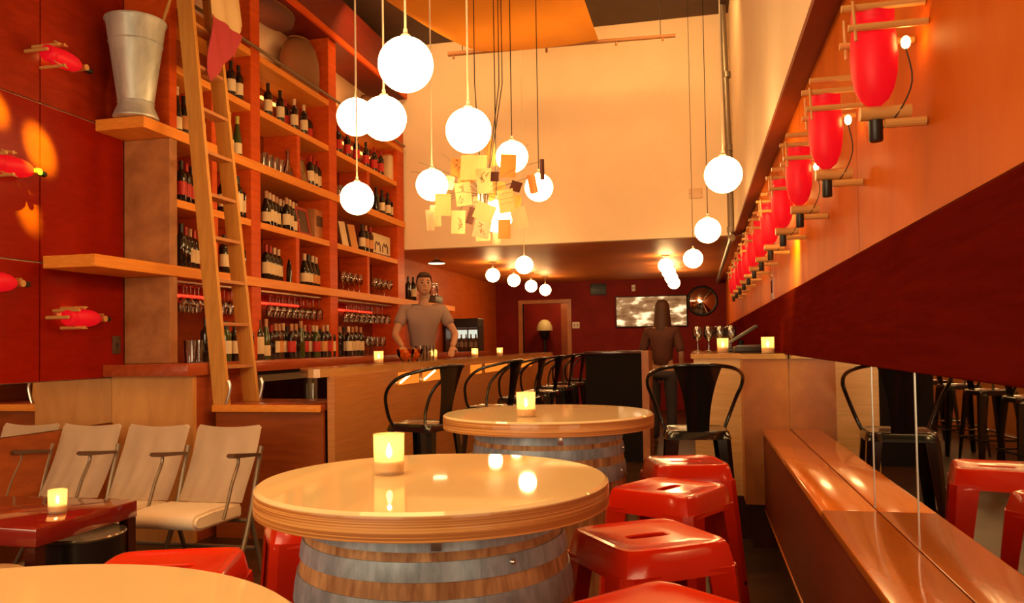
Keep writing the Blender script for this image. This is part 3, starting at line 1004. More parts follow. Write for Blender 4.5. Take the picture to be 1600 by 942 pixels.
# ================================================================== CLOTH CANOPY ON BAMBOO POLES
t = thing('cloth_canopy', 'orange cloth sling hung below the ceiling from a bamboo pole', 'canopy', (-1.6, 8.2, 4.4))


def sling(u, v):
    y = 8.18 - 5.6 * v
    xl = -2.16 - .95 * v ** .6
    xr = -.93 + .05 * v
    x = xl + (xr - xl) * u
    sag = (.26 * sin(pi * min(1, v * 1.15)) + .03) * (1 - (2 * u - 1) ** 2) * (1 - .5 * v)
    z = 4.385 + .30 * v - .42 * sin(pi * v) * .55 - sag + .016 * sin(19 * u + 5 * v) * min(1, v * 5)
    return (x + 1.6, y - 8.2, z - 4.4)


obj('cloth', MB().sheet(sling, 40, 40, .004), 'cloth_orange', t, angle=80)
obj('bamboo_pole', MB().tube([(-.96 - .0, -.0, .0), (0, 0, -.014), (1.45, 0, -.045)], [.026, .022, .019], 10), 'bamboo_dark', t)
for x in (-.9, .12, .85, 1.32):
    obj('knot', MB().tube([(x, 0, -.055 - .03 * (x > 0)), (x, 0, -.02 - .02 * (x > 0))], .012, 8), 'bamboo_dark', t)
obj('suspension_cord', MB().tube([(-.8, 0, .0), (-.8, 0, ZC - 4.4)], .004, 6).tube([(1.3, 0, -.04), (1.3, 0, ZC - 4.4)], .004, 6), 'cable_black', t)

# ================================================================== PIPE IN THE CORNER
t = thing('conduit_pipe', 'slim grey pipe down the wall corner bending back under the low ceiling', 'pipe', (.36, 8.95, 2.4))
obj('pipe', MB().tube(arc([(-.02, 0, 2.52), (0, 0, 1.6), (.015, 0, .8), (.02, 0, .10)], 4) + arc([(.02, .0, .06), (.02, .06, -.03), (.02, .3, -.06), (.02, 6.1, -.06)], 6), .036, 12), 'pipe_grey', t)
for z in (.06, .95, 1.75):
    obj('coupling', MB().lathe([(.037, -.035), (.044, -.03), (.044, .03), (.037, .035)], 16, (.018 - .008 * (z > 1), 0, z)), 'pipe_grey', t)

# ================================================================== WALL LAMPS WITH RED SHADES
def make_wall_lamp(label):
    """local: wall towards +X, hanging along -Z"""
    t = thing('wall_lamp', label, 'lamp', (0, 0, 0), 0, 'red shaded bamboo wall lamps')
    prof = [(0, .165), (.052, .165), (.060, .160), (.062, .150), (.062, .118), (.058, .113), (.060, .106), (.066, .06), (.069, 0), (.066, -.06), (.056, -.11), (.040, -.145), (.02, -.163), (0, -.168)]
    obj('lamp_shade', MB().lathe(prof, 28), 'red_shade', t, angle=60)
    fr = MB()
    for z, y, x0, x1, r in ((.215, .0, -.06, .135, .013), (.15, -.055, -.10, .135, .012), (.075, -.076, -.085, .135, .012), (.075, .076, -.085, .135, .012)):
        obj('bamboo_rod', MB().tube([(x0, y, z), (x1, y, z)], r, 10), 'bamboo', t)
    obj('bamboo_rod', MB().tube([(-.045, 0, -.19), (.1, 0, -.19)], .024, 12), 'bamboo', t)
    obj('bamboo_rod', MB().tube([(.02, -.03, -.235), (.135, -.03, -.235)], .015, 10), 'bamboo', t)
    obj('dowel', MB().tube([(-.07, -.075, .165), (-.065, -.082, .03)], .005, 8), 'bamboo', t)
    obj('dowel', MB().tube([(-.07, .075, .165), (-.065, .082, .03)], .005, 8), 'bamboo', t)
    obj('socket', MB().lathe([(0, -.285), (.018, -.285), (.021, -.28), (.021, -.215), (0, -.215)], 16), 'black_plastic', t)
    obj('bulb', MB().ball((.085, -.03, .03), .014, 12, 8, (1, 1, 1.5)), 'bulb_glow', t)
    obj('wire', MB().tube(arc([(.085, -.03, .01), (.10, -.03, -.1), (.06, -.02, -.2), (.01, 0, -.25)], 4), .0025, 6), 'cable_black', t)
    return t


wl = make_wall_lamp('red shaded bamboo wall lamp looking largest, at the top near the frame edge')
wl.location = (.418, 2.01, 1.912)
wl.scale = (.76, .76, .70)
lamps_y = [2.01, 2.734, 3.439, 4.104, 4.79, 5.47, 6.16, 6.84, 7.52, 8.21, 8.89, 9.6]
for k, y in enumerate(lamps_y[1:], 1):
    o = dup(wl, (.418, y, 1.927), 0, f'{ORD[k]} red shaded lamp behind the largest looking one on the plywood wall')
    o.scale = (.76,) * 3
for k, y in enumerate(lamps_y):
    lamp('wall_lamp_glow', 'POINT', (.482, y - .023, 1.95), .14, (1, .5, .1), shadow_soft_size=.014)
for (px, py, lab) in ((99, 93, 'red shaded bamboo wall lamp lying sideways on the brown panel beside the bucket'),
                      (20, 260, 'red shaded bamboo wall lamp lying sideways between yellow light spots'),
                      (-8, 440, 'red shaded bamboo wall lamp lying sideways, only its tip in the frame'),
                      (130, 497, 'red shaded bamboo wall lamp lying sideways below the lower shelf')):
    p = at(px, py, 'x', -3.70)
    o = dup(wl, p, 0, lab)
    # shade axis along the wall, socket pointing into the room's depth, brackets to the left wall
    o.matrix_world = Matrix.Translation(p) @ Matrix(((-1, 0, 0), (0, 0, -1), (0, -1, 0))).to_4x4() @ Matrix.Scale(.8, 4)
# spot of light from the fourth lamp's socket on the plywood
lamp('wall_wash', 'SPOT', (.34, 4.30, 1.86), 40, (1, .85, .08), at(1245, 405, 'x', XR), spot_size=radians(70), spot_blend=1, shadow_soft_size=.03)
lamp('wall_wash', 'SPOT', (.40, 5.5, 1.93), 12, (1, .55, .08), at(1190, 420, 'x', XR), spot_size=radians(70), spot_blend=1, shadow_soft_size=.03)
t = thing('wall_mirror', 'narrow upright mirror strip between the far red wall lamps', 'mirror', (XR - .004, 5.89, 1.745))
obj('pane', MB().box(-.004, .003, -.06, .06, -.205, .32), 'mirror_glass', t, False)

# ================================================================== BUCKET, LADDER, PENNANTS
t = thing('metal_bucket', 'tall flared galvanised bucket standing on the upper shelf end', 'bucket', (-3.56, 4.525, Z_B + .001))
t.scale = (.87, .87, .99)
obj('body', MB().lathe([(0, .002), (.158, .002), (.162, .012), (.128, .085), (.126, .10), (.127, .112), (.205, .61), (.214, .645), (.220, .648), (.220, .654), (.212, .652), (.2, .61), (.122, .115), (0, .11)], 48), 'galvanised', t, angle=25)
for z, r in ((.50, .189), (.105, .128)):
    obj('rib', MB().lathe([(r - .002, -.006), (r + .004, 0), (r - .001, .006)], 48, (0, 0, z)), 'galvanised', t)
t = thing('bamboo_stick', 'thin greyish stick leaning out of the bucket towards the ladder', 'stick', (-3.46, 4.53, 3.25))
obj('stick', MB().tube([(-.05, .0, -.30), (.03, .085, .17), (.12, .18, .62)], [.012, .011, .009], 8), 'bamboo', t)

lad = thing('ladder', 'tall wooden library ladder leaning on the wine shelving rail', 'ladder', (-3.09, 4.935, .881))
lo_a, lo_b = Vector((0, -.175, 0)), Vector((0, .185, 0))
up_a, up_b = Vector((-.235, -.25, 2.95)), Vector((-.235, .05, 2.95))


def rail(lo, up):
    d = .055
    mb = MB()
    mb.hexa([(lo.x - d, lo.y - .016, lo.z), (lo.x + d, lo.y - .016, lo.z), (lo.x + d, lo.y + .016, lo.z), (lo.x - d, lo.y + .016, lo.z),
             (up.x - d, up.y - .016, up.z), (up.x + d, up.y - .016, up.z), (up.x + d, up.y + .016, up.z), (up.x - d, up.y + .016, up.z)])
    return mb


obj('side_rail', rail(lo_a, up_a), 'ladder_wood', lad, False)
obj('side_rail', rail(lo_b, up_b), 'ladder_wood', lad, False)
for k in range(10):
    f = .085 + k * .098
    a, b = lo_a.lerp(up_a, f), lo_b.lerp(up_b, f)
    obj('rung', MB().hexa([(a.x - .05, a.y + .012, a.z - .011), (a.x + .05, a.y + .012, a.z - .011), (b.x + .05, b.y - .012, b.z - .011), (b.x - .05, b.y - .012, b.z - .011),
                           (a.x - .05, a.y + .012, a.z + .011), (a.x + .05, a.y + .012, a.z + .011), (b.x + .05, b.y - .012, b.z + .011), (b.x - .05, b.y - .012, b.z + .011)]), 'ladder_rung', lad, False)
for s, lo in ((-1, lo_a), (1, lo_b)):
    obj('foot_bracket', MB().tube(arc([(.06, lo.y + .022 * s, .16), (.075, lo.y + .022 * s, .12), (.06, lo.y + .022 * s, .05), (.045, lo.y + .022 * s, .01)], 4), [.011] * 13, 8), 'steel', lad, label='bent steel foot bracket')
    f = .965
    p = lo.lerp(up_a if s < 0 else up_b, f)
    obj('hook', MB().tube(arc([(p.x - .05, p.y, p.z + .02), (p.x - .07, p.y, p.z + .07), (p.x - .04, p.y + .0, p.z + .09), (p.x + .03, p.y, p.z + .04)], 4), .011, 8), 'steel', lad)


def pennant(name, label, mat, pts):
    """cloth hanging from the rail; pts: outline (y, z), waved in depth"""
    t = thing(name, label, 'flag', (-3.205, 4.95, 3.55))
    mb = MB()
    pts = [(lambda q: (q.y - 4.95, q.z - 3.55))(at(px, py, 'x', -3.205)) for px, py in pts]
    vs = [mb.bm.verts.new((0, y, z)) for y, z in pts]
    f = mb.bm.faces.new(vs)
    bmesh.ops.triangulate(mb.bm, faces=[f])
    bmesh.ops.subdivide_edges(mb.bm, edges=mb.bm.edges[:], cuts=7, use_grid_fill=True)
    for v in mb.bm.verts:
        v.co.x = .012 * sin(v.co.y * 34 + v.co.z * 9)
    fs = mb.bm.faces[:]
    bmesh.ops.solidify(mb.bm, geom=fs, thickness=.003)
    obj('cloth', mb, mat, t, angle=80)
    return t


t = pennant('pennant', 'dark red cloth pennant hanging from the ladder rail', 'flag_red', [(331, 22), (376, 56), (367, 94), (362, 86), (331, 127), (324, 112)])
t = pennant('pennant', 'cream cloth pennant hung above the red one beside the ladder', 'flag_cream', [(333, -40), (372, -40), (382, 40), (372, 56), (332, 26)])
t.location.x = -3.215

# round objects in the open row above the rail
t = thing('wicker_hamper', 'big rounded brown hamper standing above the top shelf', 'basket', (-3.62, 6.875, Z_R + .001))
obj('body', MB().lathe([(0, 0), (.30, 0), (.34, .05), (.36, .18), (.345, .32), (.29, .43), (.2, .49), (0, .51)], 40).xform(Matrix.Diagonal((.45, .71, 1.0, 1))), 'wicker_brown', t, angle=60)
obj('lid', MB().lathe([(.20, .492), (.21, .50), (.18, .515), (0, .53)], 32).xform(Matrix.Diagonal((.45, .71, 1.0, 1))), 'wicker_brown', t, angle=60)
t = thing('wicker_hamper', 'dark rounded hamper half hidden behind the globes above the top shelf', 'basket', (-3.62, 8.55, Z_R + .001))
obj('body', MB().lathe([(0, 0), (.24, 0), (.27, .05), (.29, .2), (.26, .36), (.16, .43), (0, .45)], 40).xform(Matrix.Diagonal((.5, 1.1, 1.0, 1))), 'wicker_brown', t, angle=60)
obj('lid', MB().lathe([(.15, .435), (.16, .44), (.1, .46), (0, .465)], 32).xform(Matrix.Diagonal((.5, 1.1, 1.0, 1))), 'wicker_brown', t, angle=60)
t = thing('hanging_shape', 'dark rounded shape hanging under the beam above the shelves', 'basket', (-3.63, 6.38, 4.28))  # dark rounded solid placed under the beam
obj('body', MB().lathe([(0, -.15), (.18, -.142), (.27, -.11), (.31, -.06), (.31, -.001), (0, -.001)], 36).xform(Matrix.Diagonal((.45, 1.05, 1.0, 1))), 'dark_cloth', t, angle=60)
obj('rim', MB().tube([(.14 * cos(a * pi / 16), .328 * sin(a * pi / 16), -.012) for a in range(32)], .008, 6, True), 'wicker_brown', t)

# switch plate
t = thing('switch_plate', 'dark switch plate on the red wall beside the burl panel', 'switch', (XL + .001, 4.64, 1.29))
obj('plate', MB().box(0, .008, -.037, .037, -.06, .06, .003), 'picture_dark', t)
obj('toggle', MB().box(.008, .016, -.006, .006, -.014, .014, .002), 'black_plastic', t)

# ================================================================== BOTTLES AND GLASSES ON THE SHELVES
BOD = {
    'bordeaux': [(0, 0), (.034, 0), (.0365, .004), (.0365, .195), (.033, .212), (.020, .228), (.0145, .242), (.0138, .288), (.0155, .290), (.0155, .298), (0, .298)],
    'burgundy': [(0, 0), (.037, 0), (.0395, .004), (.0395, .140), (.036, .165), (.024, .205), (.0155, .238), (.0142, .285), (.016, .287), (.016, .295), (0, .295)],
    'flute': [(0, 0), (.033, 0), (.036, .004), (.0355, .13), (.030, .18), (.019, .245), (.0145, .28), (.0140, .322), (.0155, .324), (.0155, .332), (0, .332)],
    'magnum': [(0, 0), (.047, 0), (.050, .005), (.050, .215), (.044, .245), (.026, .272), (.019, .290), (.018, .335), (.021, .337), (.021, .348), (0, .348)]}
BM = {}
for k, pr in BOD.items():
    rb = pr[2][0]
    top = pr[-1][1]
    for g in ('dark', 'green', 'brown'):
        BM[k, g] = MB().lathe(pr, 18).mesh('bottle', 'bottle_' + g)
    z0, z1 = {'bordeaux': (.055, .150), 'burgundy': (.035, .115), 'flute': (.03, .115), 'magnum': (.05, .20)}[k]
    for lc in ('cream', 'red', 'orange'):
        BM[k, 'label', lc] = MB().lathe([(rb + .0006, z0), (rb + .0008, z0 + .001), (rb + .0008, z1), (rb + .0006, z1 + .001)], 18).mesh('label', 'label_' + lc)
    zc = top - .062
    rn = {'bordeaux': .0152, 'burgundy': .0165, 'flute': .0158, 'magnum': .021}[k]
    for cc in ('red', 'cream', 'yellow', 'black', 'tan'):
        BM[k, 'cap', cc] = MB().lathe([(rn, zc), (rn, top - .012), (rn + .001, top - .011), (rn + .001, top + .001), (0, top + .0015)], 14).mesh('capsule', 'capsule_' + cc)


def bottle(label, group, loc, kind='bordeaux', glass='dark', lab='cream', cap='red', rz=0, sc=1.0):
    t = thing('wine_bottle', label, 'bottle', loc, rz, group)
    t.scale = (sc, sc, sc)
    obj('body', BM[kind, glass], None, t)
    if lab:
        obj('label', BM[kind, 'label', lab], None, t)
    if cap:
        obj('capsule', BM[kind, 'cap', cap], None, t)
    return t


LOOK = {'dark': 'dark', 'green': 'green', 'brown': 'brown'}


def row(where, group, z, X, items):
    """items: (column in the survey photograph, kind, glass, label, capsule[, scale[, extra depth]])"""
    put = []
    for k, it in enumerate(items):
        px, kind, gl, lb, cp = it[:5]
        sc = it[5] if len(it) > 5 else 1.0
        dx = it[6] if len(it) > 6 else 0
        y = dist_along(px, X + dx, z)
        while any(abs(X + dx - a) < .08 and sqrt((X + dx - a) ** 2 + (y - b) ** 2) < .080 for a, b in put) and X + dx > -3.66:
            dx -= .02
            y = dist_along(px, X + dx, z)
        put.append((X + dx, y))
        look = (f'{lb}-labelled ' if lb else 'unlabelled ') + f'{gl} bottle'
        bottle(f'{look}, {ORD[k]} from near end {where}', group, (X + dx, y, z + .0008), kind, gl, lb, cp, sc=sc)


B, G_, F_, M_ = 'bordeaux', 'burgundy', 'flute', 'magnum'
XB = -3.53
row('of the topmost shelf beside the pennant', 'bottles on the topmost shelf', Z_U, XB, [(361, B, 'dark', 'cream', 'black'), (373, B, 'dark', 'cream', 'black')])
row('of the topmost shelf over the framed picture', 'bottles on the topmost shelf', Z_U, XB, [
    (419, B, 'dark', 'cream', 'black'), (438, B, 'dark', 'cream', 'black'), (446, B, 'dark', 'red', 'red', 1, -.09), (460, B, 'dark', 'cream', 'cream'), (475, B, 'dark', 'cream', 'cream'), (483, B, 'dark', 'red', 'red', 1, -.09)])
row('of the topmost shelf behind the globes', 'bottles on the topmost shelf', Z_U, XB, [(529, B, 'dark', 'red', 'red'), (543, B, 'dark', 'red', 'red'), (557, B, 'dark', 'red', 'black'), (572, B, 'dark', 'red', 'black'), (585, B, 'dark', 'red', 'red'), (595, B, 'dark', 'red', 'red')])
g = 'bottles on the thick upper shelf'
row('of the thick upper shelf before the ladder', g, Z_B, XB, [(276, F_, 'dark', 'cream', 'cream'), (287, B, 'dark', 'orange', 'black')])
row('of the upper shelf seen through the ladder', g, Z_B, XB, [(321, B, 'dark', 'cream', 'black')])
row('of the three yellow-capped bottles by the ladder', g, Z_B, XB, [(358, F_, 'green', 'cream', 'yellow'), (371, F_, 'green', 'cream', 'yellow'), (385, F_, 'green', 'cream', 'yellow')])
row('of the red-capped row beside the framed picture', g, Z_B, XB, [(x, B, 'dark', 'cream', 'red') for x in (485, 491, 497, 503, 508, 513)])
row('of the upper shelf group behind the low globe', g, Z_B, XB, [(588, B, 'dark', None, 'black'), (597, B, 'dark', 'cream', 'black'), (606, B, 'dark', 'cream', 'black'), (613, B, 'dark', 'cream', 'tan')])
g = 'bottles on the middle shelf'
row('of the red-labelled group behind the ladder', g, Z_M, XB, [(283, B, 'dark', 'red', 'black'), (291, B, 'dark', 'red', 'red'), (299, B, 'dark', 'red', 'black'), (306, B, 'dark', 'red', 'red')])
row('of the middle shelf just past the ladder', g, Z_M, XB, [(348, B, 'dark', 'cream', 'black'), (371, M_, 'dark', 'cream', 'black', .95), (382, B, 'dark', 'cream', 'black')])
row('of the long row beside the red framed menu', g, Z_M, XB, [(x, B if i % 4 else G_, 'dark', 'cream', 'cream' if i % 3 else 'tan') for i, x in enumerate((416, 421.5, 427, 432.5, 438, 443, 448, 453, 458, 462.5))])
row('of the middle shelf beside the printed crate', g, Z_M, XB, [(566, B, 'dark', 'cream', 'black'), (572, B, 'dark', 'orange', 'tan'), (579, B, 'brown', 'orange', 'red')])
g = 'bottles on the thick lower shelf'
row('of the thick lower shelf before the ladder', g, Z_A, XB, [(283, B, 'dark', None, 'black', 1.05), (290, B, 'dark', None, 'red'), (297, B, 'dark', 'cream', 'tan'), (304, B, 'dark', 'cream', 'red'), (312, B, 'dark', 'cream', 'black')])
row('of the lower shelf between the ladder rails', g, Z_A, XB, [(350, B, 'dark', 'cream', 'black'), (357, B, 'dark', 'cream', 'black')])
row('of the lower shelf just past the ladder', g, Z_A, XB, [(383, B, 'dark', None, 'black'), (391, M_, 'dark', 'cream', 'black', .9)])
row('of the lower shelf before the small divider', g, Z_A, XB, [(416, B, 'dark', 'cream', 'red'), (422.5, B, 'dark', 'cream', 'red'), (429, B, 'dark', 'cream', 'cream'), (435.5, B, 'dark', 'cream', 'cream'), (442, B, 'dark', 'cream', 'cream'), (448, B, 'dark', 'cream', 'cream'), (453.5, F_, 'dark', None, 'red', .92), (459, B, 'dark', 'cream', 'black', .92)])
row('of the lower shelf beyond the small divider', g, Z_A, XB, [(476, G_, 'dark', 'cream', 'cream'), (482.5, G_, 'dark', 'cream', 'black'), (488.5, G_, 'dark', 'orange', 'cream'), (494, G_, 'dark', 'orange', 'cream'), (499.5, G_, 'dark', 'orange', 'red'), (505, G_, 'dark', 'red', 'red'), (510, G_, 'dark', 'red', 'red')])
g = 'bottles on the back counter'
row('of the back counter before the ladder', g, Z_K, -3.44, [(322, B, 'dark', None, 'black', 1.05)])
row('of the back counter between the ladder rails', g, Z_K, -3.40, [(354, B, 'green', 'cream', 'black'), (367, B, 'dark', 'cream', 'black')])
items = []
spec = [(390, B, 'dark', None, 'black', 1), (404, M_, 'dark', 'cream', 'black', .92), (416, F_, 'green', 'cream', 'tan', 1), (424, B, 'dark', None, 'red', .95), (430.5, B, 'dark', 'cream', 'tan', 1), (436.5, B, 'brown', 'orange', 'tan', 1),
        (442.5, B, 'dark', 'cream', 'cream', 1.02), (449, B, 'dark', 'orange', 'black', .95), (456, B, 'dark', 'red', 'tan', 1), (463, B, 'dark', None, 'tan', 1.02), (470.5, F_, 'green', None, 'tan', 1.0), (476.5, B, 'dark', 'red', 'tan', 1),
        (483, B, 'brown', 'cream', 'red', 1), (489.5, B, 'dark', 'cream', 'cream', 1), (495, B, 'green', 'red', 'cream', .98), (500, B, 'dark', 'cream', 'black', .9), (505.5, B, 'dark', 'orange', 'tan', 1), (512, B, 'dark', 'red', 'cream', 1.03),
        (519, B, 'dark', 'cream', 'tan', 1), (525.5, B, 'dark', None, 'black', .98), (531.5, B, 'dark', None, 'tan', 1), (538, B, 'brown', 'cream', 'black', .98), (545, B, 'dark', 'cream', 'cream', 1), (551, B, 'dark', 'cream', 'tan', 1), (557, B, 'dark', 'cream', 'tan', 1.03), (564, B, 'dark', 'cream', 'tan', 1)]
row('of the long row on the back counter', g, Z_K, -3.42, [(*s[:5], s[5], -.05 * (i % 2)) for i, s in enumerate(spec)])
row('of the low shelf behind the bartender', 'bottles behind the bartender', Z_A, XB, [(638, B, 'dark', None, 'black'), (646, B, 'dark', 'cream', 'black', 1.03)])

# stemware
WG = [(0, 0), (.033, .0), (.034, .002), (.012, .006), (.0045, .014), (.004, .075), (.006, .085), (.024, .10), (.036, .125), (.038, .145), (.035, .175), (.030, .198), (.0288, .198), (.034, .17), (.0365, .145), (.0345, .126), (.02, .103), (0, .094)]
wg_mesh = MB().lathe(WG, 16).mesh('wine_glass', 'glass')
tumbler_mesh = MB().lathe([(0, 0), (.028, 0), (.036, .12), (.0345, .12), (.027, .006), (0, .006)], 16).mesh('tumbler', 'glass')
amber_mesh = MB().lathe(WG, 16).mesh('wine_glass', 'amber_glass')


def glasses(name, mesh, where, group, z, spots, cat='glass', flip=False, sc=1.0):
    for k, (px, X) in enumerate(spots):
        zz = z
        y = dist_along(px, X, zz)
        o = obj(name, mesh, None)
        o.location = (X, y, zz)
        if flip:
            o.rotation_euler = (pi, 0, 0)
        o.scale = (sc, sc, sc)
        tag(o, f'{ORD[k]} {where}', cat, group)


zt = 1.7205
hang = 'glasses hanging under the thick lower shelf'
glasses('wine_glass', wg_mesh, 'glass from the burl panel hanging upside down above the beer glasses', hang, zt, [(286, -3.56), (298, -3.56), (310, -3.56), (338, -3.56), (350, -3.56), (362, -3.56), (372, -3.56), (292, -3.65), (304, -3.65), (345, -3.65), (357, -3.65)], flip=True)
glasses('wine_glass', wg_mesh, 'glass of the near hanging row over the long bottle row', hang, zt, [(422 + 9.6 * i, -3.56) for i in range(10)], flip=True)
glasses('wine_glass', wg_mesh, 'glass of the rear hanging row over the long bottle row', hang, zt, [(427 + 9.4 * i, -3.65) for i in range(9)], flip=True)
glasses('wine_glass', wg_mesh, 'glass hanging nearest the bartender in the last rack', hang, zt, [(541 + 8.0 * i, -3.56) for i in range(9)], flip=True)
glasses('wine_glass', wg_mesh, 'glass of the rear hanging row in the last rack', hang, zt, [(545 + 7.8 * i, -3.65) for i in range(8)], flip=True)
glasses('wine_glass', wg_mesh, 'wine glass standing at the end of the back counter', 'glasses on the back counter', Z_K + .0008, [(574, -3.46), (582, -3.46), (590, -3.46), (598, -3.46), (577, -3.56), (585, -3.56)])
glasses('beer_glass', tumbler_mesh, 'tall glass stacked near the burl panel on the back counter', 'glasses on the back counter', Z_K + .0008, [(298, -3.42), (309, -3.42), (303, -3.54), (314, -3.54)], sc=1.3)
glasses('wine_glass', wg_mesh, 'wine glass standing on the lower shelf in its third bay', 'glasses on the lower shelf', Z_A + .0008, [(536 + 8.6 * i, -3.52) for i in range(5)] + [(540 + 8.6 * i, -3.62) for i in range(4)])
glasses('wine_glass', wg_mesh, 'wine glass standing in the last cell of the lower shelf', 'glasses on the lower shelf', Z_A + .0008, [(585 + 7.8 * i, -3.52) for i in range(4)] + [(588 + 7.8 * i, -3.62) for i in range(4)])
glasses('tumbler', tumbler_mesh, 'tumbler on the upper shelf beside the glass carafe', 'tumblers on the upper shelf', Z_B + .0008, [(411, -3.52), (420, -3.52), (429, -3.52), (438, -3.52), (417, -3.62), (427, -3.62)], sc=1.05)
glasses('tumbler', tumbler_mesh, 'tumbler on the upper shelf behind the low globe', 'tumblers on the upper shelf', Z_B + .0008, [(530, -3.52), (537, -3.52), (546, -3.52), (568, -3.52)], sc=1.1)

t = thing('carafe', 'clear glass carafe with a narrow neck beside the framed picture', 'carafe', (XB, dist_along(450, XB, Z_B), Z_B + .0008))
obj('body', MB().lathe([(0, 0), (.045, 0), (.05, .01), (.045, .06), (.02, .13), (.014, .18), (.017, .235), (.015, .235), (.012, .18), (.018, .13), (.042, .06), (0, .006)], 20), 'glass', t)
obj('stopper', MB().ball((0, 0, .25), .018, 12, 8), 'glass', t)


def leaning(name, label, cat, pxs, z, h, mats, X=-3.53, lean=.06):
    y0, y1 = dist_along(pxs[0], X, z), dist_along(pxs[1], X, z)
    t = thing(name, label, cat, (X, (y0 + y1) / 2, z + .004), 0)
    W = y1 - y0
    M = Matrix.Rotation(-lean * 3, 4, 'Y')
    fr, inner = mats
    obj('frame', MB().box(-.009, .009, -W / 2, -W / 2 + .03, 0, h).box(-.009, .009, W / 2 - .03, W / 2, 0, h).box(-.009, .009, -W / 2 + .03, W / 2 - .03, 0, .03).box(-.009, .009, -W / 2 + .03, W / 2 - .03, h - .03, h).xform(M), fr, t, False)
    obj('sheet', MB().box(-.008, .002, -W / 2 + .03, W / 2 - .03, .03, h - .03).xform(M), inner, t, False)
    return t


grain('print_olive', (.16, .10, .03), (.42, .28, .10), (4, 4, 4), .4, nscale=3)
leaning('framed_picture', 'red framed dark picture leaning on the upper shelf beside the carafe', 'picture', (470, 484), Z_B, .27, ('picture_red', 'print_olive'))
leaning('framed_menu', 'red framed dark menu leaning beside the long bottle row', 'picture', (467, 486), Z_M, .27, ('picture_red', 'picture_dark'))
y0, y1 = dist_along(489, -3.55, Z_M), dist_along(511, -3.55, Z_M)
t = thing('wooden_box', 'wooden box with a dark window beside the red framed menu', 'box', (-3.60, (y0 + y1) / 2, Z_M + .001))
W = (y1 - y0) / 2
obj('box', MB().box(-.07, .07, -W, W, 0, .29, .004), 'burl', t)
obj('window', MB().box(.07, .074, -W * .75, W * .6, .13, .23), 'picture_dark', t, False)
for (xa, xb, lab, mat) in ((535, 545, 'cream menu card leaning on the middle shelf behind the low globe', 'label_cream'), (549, 560, 'orange menu card leaning beside the cream menu card', 'label_orange')):
    y0, y1 = dist_along(xa, -3.53, Z_M), dist_along(xb, -3.53, Z_M)
    t = thing('menu_card', lab, 'menu', (-3.53, (y0 + y1) / 2, Z_M + .001))
    obj('cover', MB().box(-.006, .006, -(y1 - y0) / 2, (y1 - y0) / 2, 0, .27).xform(Matrix.Rotation(-.15, 4, 'Y') @ Matrix.Rotation(.1, 4, 'X')), mat, t, False)
    obj('spine', MB().box(-.008, .008, -(y1 - y0) / 2 - .004, -(y1 - y0) / 2, 0, .27).xform(Matrix.Rotation(-.15, 4, 'Y') @ Matrix.Rotation(.1, 4, 'X')), 'bronze', t, False)
y0, y1 = dist_along(583, -3.52, Z_M), dist_along(610, -3.52, Z_M)
W = (y1 - y0) / 2
t = thing('wine_crate', 'cream printed wine crate at the far end of the middle shelf', 'crate', (-3.58, (y0 + y1) / 2, Z_M + .001))
obj('crate', MB().box(-.09, .06, -W, W, 0, .25, .004), 'label_cream', t)
pm = MB()
for s in (-.5, .35):
    c = s * W
    pm.tube([(.061, c - W * .28, .05), (.061, c - W * .28, .12), (.061, c - W * .14, .155), (.061, c, .12), (.061, c + W * .14, .155), (.061, c + W * .28, .12), (.061, c + W * .28, .05)], .008, 6)
pm.box(.06, .063, -W * .95, W * .95, .01, .03)
obj('print', pm, 'picture_dark', t)
t = thing('carton', 'tall cream carton at the far end of the topmost shelf', 'box', (-3.55, dist_along(609, -3.55, Z_U), Z_U + .001))
obj('carton', MB().box(-.05, .05, -.10, .10, 0, .30, .01), 'label_cream', t)
obj('lid', MB().box(-.052, .052, -.102, .102, .301, .315, .004), 'label_orange', t)
t = thing('amber_hurricane', 'amber glass hurricane lamp on the far tip of the upper shelf', 'lamp', (-3.53, 9.12 + .02, Z_B + .001))
obj('glass_body', MB().lathe([(0, 0), (.05, 0), (.05, .01), (.03, .03), (.06, .12), (.05, .22), (.03, .28), (.028, .28), (.048, .22), (.057, .12), (.02, .03)], 20), 'amber_glass', t)
obj('flame', MB().lathe([(0, .05), (.008, .06), (.006, .08), (0, .1)], 10), 'flame', t)
# low shelf behind the bartender
t = thing('white_bowl', 'small pale bowl on the low shelf behind the bartender', 'bowl', (XB, dist_along(663, XB, Z_A), Z_A + .001))
obj('bowl', MB().lathe([(0, 0), (.05, 0), (.085, .11), (.08, .11), (.045, .01), (0, .01)], 20), 'white_plastic', t)
obj('foot_ring', MB().lathe([(.04, -.0005), (.045, -.0005), (.045, .004), (.04, .004)], 16), 'label_orange', t)
y = dist_along(679, XB, Z_A)
t = thing('dark_box', 'dark low box with a clear jar on the shelf behind the bartender', 'box', (XB, y, Z_A + .001))
obj('box', MB().box(-.07, .07, -.16, .16, 0, .10, .006), 'picture_dark', t)
obj('lid', MB().box(-.072, .072, -.162, .162, .10, .112, .004), 'black_plastic', t)
t = thing('glass_jar', 'clear glass jar standing on the dark box behind the bartender', 'jar', (XB, y - .03, Z_A + .1135))
obj('jar', MB().lathe([(0, 0), (.055, 0), (.058, .01), (.058, .15), (.05, .16), (.048, .16), (.055, .15), (.055, .01), (0, .006)], 20), 'glass', t)
obj('lid', MB().lathe([(0, .161), (.052, .161), (.052, .175), (0, .18)], 20), 'steel', t)

